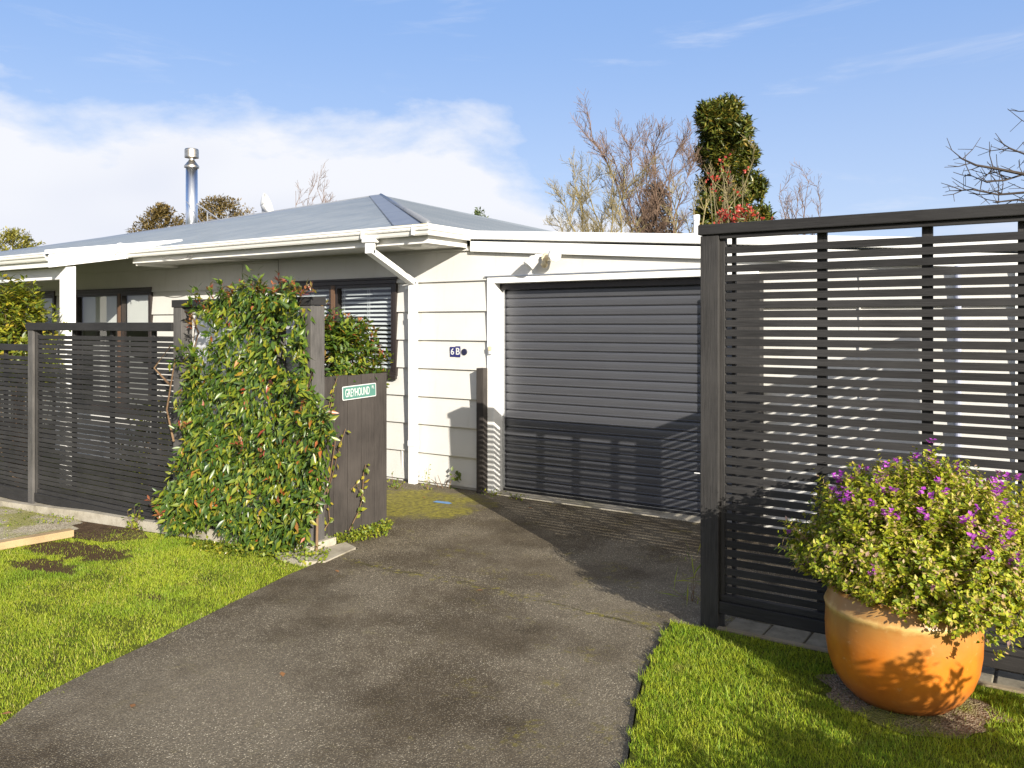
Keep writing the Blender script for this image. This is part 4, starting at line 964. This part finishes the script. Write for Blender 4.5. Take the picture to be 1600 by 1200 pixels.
tips = C0+d*R3*f[:, None]
tips[:, 1] = np.minimum(tips[:, 1], 4.46)
ax = nrm(d*np.array([1, 1, 1.2])+np.array([0, 0, .45])+rng.normal(0, .22, (n, 3)))
V, Fc = sprigs(tips, ax, .12, 24, .025, .0130, .85, .4); npmesh('foliage', V, Fc, 'pot_shrub_leaf', ps)
m = MB(); stems(m, (pot_c[0], pot_c[1], .42), [tuple(q) for q in tips[::9]], .007, .0015, 4, .03); m.build('stem', 'vine_stem', ps)
fp = tips[(d[:, 2]+.35*d[:, 0] > .42) & (f > .95)]; rng.shuffle(fp); fp = fp[:78]
fp = np.concatenate([fp, fp[:70]+rng.normal(0, .025, (70, 3)), tips[(np.abs(d[:, 2]) < .25) & (f > .97)][:8]])
V, Fc = sprigs(fp+np.array([0, 0, .012]), rough_dir(len(fp))*.4+np.array([0, -.2, 1]), .03, 10, .019, .015, 1.0); npmesh('flowers', V, Fc, 'blossom', ps)

# weeds
def weed(px, py, w_, h_, lab, n=60, mat='weed_leaf', L=.04, W=.022, kind='weed', Yc=None):
    g = gnd(px, py) if Yc is None else (onY(px, py, Yc)[0], Yc)
    t = thing(kind, lab, kind, (g[0], g[1], hgt(g[0])))
    p = np.array([g[0], g[1], hgt(g[0])])+np.abs(rng.normal(0, 1, (n, 3)))*np.array([0, 0, h_*.5])+rng.normal(0, 1, (n, 3))*np.array([w_*.4, w_*.22, .004])
    s = rng.uniform(.6, 1.2, n); V, Fc = leaves(p, rng.normal(0, 1, (n, 3))+np.array([0, -.2, .3]), rng.normal(0, .5, (n, 3))+np.array([0, -.3, 1]), L*s, W*s); npmesh('foliage', V, Fc, mat, t)
    m = MB(); stems(m, (g[0], g[1], hgt(g[0])-.01), [tuple(q) for q in p[::4]], .003, .0012, 4, .01); m.build('stem', 'vine_stem', t)
weed(618, 772, .14, .16, 'small leafy weed at the wall base left of the downpipe', 90)
weed(668, 772, .10, .24, 'thin weed growing right beside the downpipe foot', 60, L=.03, W=.015)
weed(772, 780, .16, .05, 'low tuft of weed at the foot of the garage door jamb', 60, L=.03, W=.014, Yc=6.74)
weed(808, 781, .12, .05, 'small green weed growing at the left end of the door sill', 40, L=.03, W=.014, Yc=6.72)
weed(212, 826, .14, .16, 'bright green fern like weed against the concrete kerb', 90)
weed(1082, 940, .12, .25, 'pale grassy weed beside the tall black fence post', 30, L=.14, W=.008)
# dry stemmed weed against the wall
g = onY(690, 772, 6.76); t = thing('weed', 'bare stemmed weed leaning on the wall under the number plates', 'weed', (g[0], 6.76, 0))
m = MB()
for pts in ([(692,772),(682,755),(673,748)],[(694,772),(690,758),(684,742)],[(697,772),(697,755),(704,745),(712,740)],[(700,770),(704,752),(716,738)],[(688,772),(676,764),(668,760)]):
    m.tube([onY(a_, b_, 6.77+random.uniform(-.03,.03)) for a_, b_ in pts], [.006, .004, .002, .002][:len(pts)], 5, False)
m.build('stem', 'vine_stem', t)
T = np.array([onY(711+random.uniform(-6,6), 743+random.uniform(-7,7), 6.76+random.uniform(-.04,.04)) for _ in range(16)]+[onY(708+random.uniform(-4,4), 766, 6.76) for _ in range(6)])
V, Fc = leaves(T, rng.normal(0, 1, (len(T), 3)), rng.normal(0, .5, (len(T), 3))+np.array([0, -.6, .8]), .055, .035); npmesh('foliage', V, Fc, 'green_leaf', t)
# ground cover strip under the board fence and under the vine
def cover(pts, n, L, hgt_, mat, lab):
    P_ = np.array([gnd(*p) for p in pts]); x = rng.uniform(P_[:,0].min(), P_[:,0].max(), n*4); y = rng.uniform(P_[:,1].min(), P_[:,1].max(), n*4); ok = inpoly(x, y, [tuple(q) for q in P_]); x = x[ok][:n]; y = y[ok][:n]; n = len(x)
    p = np.stack([x, y, np.array([hgt(a_) for a_ in x])+rng.uniform(.005, hgt_, n)], 1); s = rng.uniform(.6, 1.2, n)
    V, Fc = leaves(p, rng.normal(0, 1, (n, 3))+np.array([0, -.3, .2]), rng.normal(0, .45, (n, 3))+np.array([0, -.2, 1]), L*s, L*.8*s); stuff(npmesh('ground_cover', V, Fc, mat), lab, 'weeds')
cover([(500,848),(560,838),(600,818),(616,826),(606,838),(560,850),(505,856)], 1300, .022, .07, 'weed_leaf', 'bright green clover strip at the foot of the board fence')
cover([(420,862),(470,848),(520,868),(500,884),(450,880),(400,872)], 380, .03, .06, 'weed_leaf', 'low green weeds on the slab corner below the vine')
cover([(0,800),(70,796),(120,806),(115,818),(60,822),(0,826)], 260, .022, .03, 'weed_leaf', 'tiny weeds sprouting through the pale gravel at the far left')
cover([(290,852),(340,850),(400,868),(380,874),(310,862)], 200, .03, .05, 'camellia_leaf', 'low yellowish weeds under the left half of the vine')
# fallen leaves
for i, (px, py) in enumerate(((440,1053),(205,1110),(660,775+8),(1040,1112),(525,893),(755,925),(20,1118),(833,795))):
    g = gnd(px, py); V, Fc = leaves(np.array([[g[0], g[1], .012]]), rng.normal(0, 1, (1, 3))*np.array([1, 1, .1]), np.array([[.1, .1, 1]]), .05, .028)
    if i in (1, 6): Vz = hgt(g[0])
    tag(npmesh('fallen_leaf', V, Fc, 'dead_leaf'), 'single dry brown leaf fallen on the driveway', 'leaf', 'fallen leaves on the driveway')
g = gnd(691, 789); m = MB(); m.hexa([(g[0]-.1,g[1]-.03,.006),(g[0]+.09,g[1]-.02,.006),(g[0]+.1,g[1]+.03,.006),(g[0]-.08,g[1]+.03,.006),(g[0]-.06,g[1]-.012,.02),(g[0]+.05,g[1]-.01,.014),(g[0]+.06,g[1]+.02,.018),(g[0]-.05,g[1]+.015,.012)]); tag(m.build('litter', 'blue_scrap', bevel=.003), 'flattened scrap of blue plastic on the mossy driveway', 'litter')

# trees --------------------------------------------------------------
def leafy_tree(name, label, px, py_top, t_, prof, ntips, slen, per, L, W, mat, px_w, lump=.2, seedoff=0, up=.8, zlow=.5):
    """prof: list of (height fraction, half-width fraction)"""
    c = at(px, HY, t_); top = at(px, py_top, t_)[2]; th = thing(name, label, 'tree', (c[0], c[1], 0))
    hw = px_w*t_/F
    h_ = rng.uniform(0, 1, ntips)**.85; a = rng.uniform(0, 2*PI, ntips); wf = np.interp(h_, [p[0] for p in prof], [p[1] for p in prof])
    r = hw*wf*np.sqrt(rng.uniform(.25, 1, ntips))*(1+lump*np.sin(3*a+h_*9+seedoff)*np.cos(h_*14+a*2))
    z = zlow+(top-zlow)*h_
    tips = np.stack([c[0]+r*np.cos(a), c[1]+r*np.sin(a), z], 1)
    ax = nrm(np.stack([np.cos(a), np.sin(a), np.full(ntips, up)], 1)+rng.normal(0, .3, (ntips, 3)))
    V, Fc = sprigs(tips, ax, slen, per, L, W, .7); npmesh('crown', V, Fc, mat, th)
    m = MB(); m.tube([(c[0], c[1], -.1), (c[0]+.05, c[1], top*.5), (c[0], c[1], top*.92)], [.16, .10, .02], 8, False); m.build('trunk', 'bark_dark', th)
    return th
def limb_tree(label, px, t_, limbs, mat, seed, r0=.055, base_z=1.2, twig=.42, n2=2):
    '''limbs: tip pixels (in the survey photo) of the main boughs fanning up from one stool'''
    R = random.Random(seed); c = at(px, HY, t_); th = thing('bare_tree', label, 'tree', (c[0], c[1], 0)); tr, cr = MB(), MB()
    tr.tube([(c[0], c[1], -.1), (c[0], c[1], base_z)], [.13, .11], 8, False)
    def twigs(P_, r_, L_, lev):
        for i in range(1, len(P_)):
            if lev == 0 and i < 2: continue
            for _ in range(n2 if lev < 2 else R.choice((1, 1, 2))):
                q0 = P_[i-1].lerp(P_[i], R.random()); ax = (P_[i]-P_[i-1]).normalized()
                side = Vector((R.gauss(0, 1), R.gauss(0, 1), R.gauss(.1, .6))); side = (side-ax*side.dot(ax)).normalized()
                d_ = (ax*R.uniform(.6, 1.1)+side*R.uniform(.5, .9)+Vector((0, 0, .22))).normalized(); ln = L_*R.uniform(.55, 1.1)*(1-.35*i/len(P_))
                pts = [q0]; dd = d_
                n_ = 4 if lev < 2 else 2
                for k_ in range(n_):
                    dd = (dd+Vector((R.gauss(0, .13), R.gauss(0, .13), R.gauss(.05, .1)))).normalized(); pts.append(pts[-1]+dd*ln/n_)
                rr = max(r_*.5, .006)
                cr.tube(pts, [max(rr*(1-.6*k_/n_), .0052) for k_ in range(n_+1)], 4 if lev == 0 else 3, False)
                if lev < 2: twigs(pts, rr, L_*.52, lev+1)
    for (lx, ly) in limbs:
        tip = Vector(at(lx, ly, t_+R.uniform(-1.6, 1.6))); b0 = Vector((c[0], c[1], base_z)); d = tip-b0
        out = Vector((d.x, d.y, 0)); P_ = []
        for k_ in range(9):
            f = k_/8; P_.append(b0+out*(f**1.25)+Vector((0, 0, d.z*f**.9))+Vector((R.gauss(0, .09), R.gauss(0, .09), R.gauss(0, .06)))*(1 if 0 < k_ else 0))
        tr.tube(P_, [max(r0*(1-.85*k_/8), .008) for k_ in range(9)], 6, False)
        twigs(P_[2:], r0*.6, d.length*twig*.5, 0)
    tr.build('trunk', mat, th); cr.build('crown', mat, th); return th
limb_tree('leafless spreading tree with pale greyish twigs at the left of the tree group', 945, 26, [(872, 300), (895, 278), (928, 270), (955, 285), (985, 272), (868, 338), (905, 310)], 'bark_pale', 3)
limb_tree('tallest leafless tree with pinkish twigs beside the evergreen', 1030, 27.5, [(928, 212), (985, 225), (1020, 208), (1055, 215), (1085, 240), (960, 245), (1010, 240)], 'bark_red', 8, .06)
limb_tree('lichen covered leafless tree crossing in front of the evergreen', 1068, 24.5, [(1175, 255), (1150, 275), (1120, 270), (1050, 285), (1085, 300)], 'bark_pale', 12, .05, n2=1)
limb_tree('thin leafless tree with pinkish twigs right of the tall evergreen', 1245, 31, [(1215, 285), (1240, 290), (1262, 280), (1285, 300), (1228, 310)], 'bark_red', 15, .045, n2=1)
limb_tree('small leafless tree top showing above the roof ridge', 487, 33, [(462, 300), (480, 292), (500, 290), (508, 302)], 'bark_red', 18, .045, n2=1)
b = at(1735, HY, 9.5); th = thing('bare_tree', 'dark leafless branches reaching in above the right end of the fence', 'tree', (b[0], b[1], 0))
m = MB(); m.tube([(b[0], b[1], -.1), (b[0]-.05, b[1], 1.6), at(1720, 380, 9.5), at(1690, 325, 9.5)], [.09, .075, .06, .045], 8, False); m.build('trunk', 'bark_dark', th)
m = MB(); R_ = random.Random(4)
for pts, r0 in (([(1690,325),(1650,295),(1600,272),(1560,264),(1525,258),(1503,248)], .028), ([(1650,295),(1610,300),(1560,304),(1520,296),(1496,298)], .018), ([(1660,300),(1628,262),(1600,240),(1575,231)], .02), ([(1600,272),(1570,282),(1540,284),(1512,272)], .012), ([(1690,325),(1640,320),(1590,312),(1555,316)], .02), ([(1680,320),(1650,250),(1625,205),(1612,170)], .022)):
    Q = [Vector(at(px, py, 9.5+R_.uniform(-.15, .15))) for px, py in pts]; m.tube(Q, [max(r0*(1-.8*i/len(Q)), .005) for i in range(len(Q))], 5, False)
    for i in range(1, len(Q)):
        for _ in range(4):
            q0 = Q[i-1].lerp(Q[i], R_.random()); d_ = Vector((-.5+R_.gauss(0, .5), R_.gauss(0, .4), R_.gauss(.25, .5))).normalized(); L_ = R_.uniform(.15, .42)
            q1 = q0+d_*L_*.5; q2 = q1+(d_+Vector((R_.gauss(0, .3), 0, .25))).normalized()*L_*.5; m.tube([q0, q1, q2], [.006, .0045, .003], 4, False)
            q3 = q1+Vector((R_.gauss(-.3, .4), R_.gauss(0, .3), R_.gauss(.2, .4))).normalized()*L_*.4; m.tube([q1, q3], [.004, .003], 3, False)
m.build('crown', 'bark_dark', th)
c = at(1140, HY, 28.5); th = thing('evergreen_tree', 'tall narrow evergreen tree with dark leathery leaves', 'tree', (c[0], c[1], 0))
T = []; A = []
for (px, py, r_) in ((1103,176,20),(1140,168,22),(1112,200,26),(1158,200,22),(1106,240,26),(1122,172,22),(1124,192,28),(1132,205,30),(1128,245,32),(1140,232,30),(1168,240,22),(1112,285,28),(1150,280,34),(1182,288,20),(1108,330,30),(1150,330,40),(1190,338,22),(1120,390,50),(1175,390,42),(1140,450,60)):
    q = Vector(at(px, py, 28.5+random.uniform(-.9, .9))); rr = r_*28.5/F*.86; n = int(75+r_*3.2); d = rough_dir(n); f = (.55+.45*rng.random(n)**.6)*(1+rng.normal(0, .10, n))
    T.append(np.array(q)+d*rr*f[:, None]*np.array([1, 1, 1.15])); A.append(nrm(d*.8+np.array([0, 0, .75])+rng.normal(0, .2, (n, 3))))
T = np.concatenate(T); A = np.concatenate(A); V, Fc = sprigs(T, A, .38, 13, .24, .068, .75); npmesh('crown', V, Fc, 'evergreen_leaf', th)
m = MB(); m.tube([(c[0], c[1], -.1), (c[0]+.05, c[1], 4), (c[0], c[1], 8.2)], [.2, .13, .03], 8, False); m.build('trunk', 'bark_dark', th)
leafy_tree('evergreen_tree', 'dark brownish bush behind the leafless trees', 1025, 285, 29, [(0, 1), (.5, 1), (.8, .75), (1, .3)], 500, .5, 12, .20, .07, 'dark_leaf', 48, .2)
leafy_tree('conifer', 'bronze tinged conifer behind the roof left of the flue', 252, 318, 33, [(0, 1), (.8, .95), (.93, .6), (1, .15)], 1100, .5, 14, .17, .05, 'bronze_leaf', 52, .15)
leafy_tree('conifer', 'wider bronze tinged conifer behind the roof right of the flue', 345, 308, 34, [(0, 1), (.8, 1), (.93, .75), (1, .3)], 1300, .5, 14, .17, .05, 'bronze_leaf', 66, .15)
leafy_tree('evergreen_tree', 'yellow green bushy tree top at the far left behind the roof', 20, 356, 36, [(0, 1), (.7, .95), (.9, .6), (1, .2)], 700, .5, 14, .17, .06, 'yellow_leaf', 62, .2)
leafy_tree('evergreen_tree', 'light green tree tip just above the right roof slope', 748, 324, 30, [(0, 1), (.7, .9), (.9, .6), (1, .15)], 200, .45, 12, .17, .05, 'green_leaf', 30, .25)
# red berried shrub in front of the evergreen
b = at(1150, HY, 22); th = thing('berry_shrub', 'shrub with red berries in front of the tall evergreen', 'shrub', (b[0], b[1], 0))
T = np.array([at(random.gauss(1150, 20), random.gauss(338, 9), 22+random.uniform(-.6, .6)) for _ in range(60)]+[at(random.gauss(1125, 14), random.gauss(280, 18), 22.5) for _ in range(12)])
V, Fc = sprigs(T, rough_dir(len(T))+np.array([0, 0, .6]), .3, 10, .075, .06, .9); npmesh('foliage', V, Fc, 'berry_red', th)  # the shrub's red berries, drawn as small leaf shapes
m = MB(); stems(m, (b[0], b[1], -.1), [tuple(q) for q in T[::2]], .03, .008, 5, .12); m.build('stem', 'bark_grey', th)
V, Fc = sprigs(T[::2]-np.array([0, 0, .3]), rough_dir(len(T[::2]))+np.array([0, 0, .4]), .5, 10, .15, .05, .9); npmesh('foliage', V, Fc, 'evergreen_leaf', th)

# garden shrubs at the street end of the lawn, to the right of the viewer (their shade falls on the lawn and the pot's foot)
for i, (x, y, hh, rr) in enumerate(((1.62, 1.22, 1.19, .38), (2.42, 1.80, 1.48, .40), (1.22, .80, 1.10, .34), (3.2, 2.1, 1.45, .36), (2.0, 1.50, 1.27, .34))):
    shrub('garden_shrub', ('loose garden shrub on the street side of the right lawn', 'tall round garden shrub on the street side lawn', 'small garden shrub nearest the driveway mouth', 'garden shrub farthest along the right lawn', 'mid sized garden shrub between two others on the street side lawn')[i], 'shrub', (x, y, 0), (x, y, hh*.60), (rr, rr, hh*.42), 300, .2, 13, .06, .032, 'green_leaf', zmin=.1)
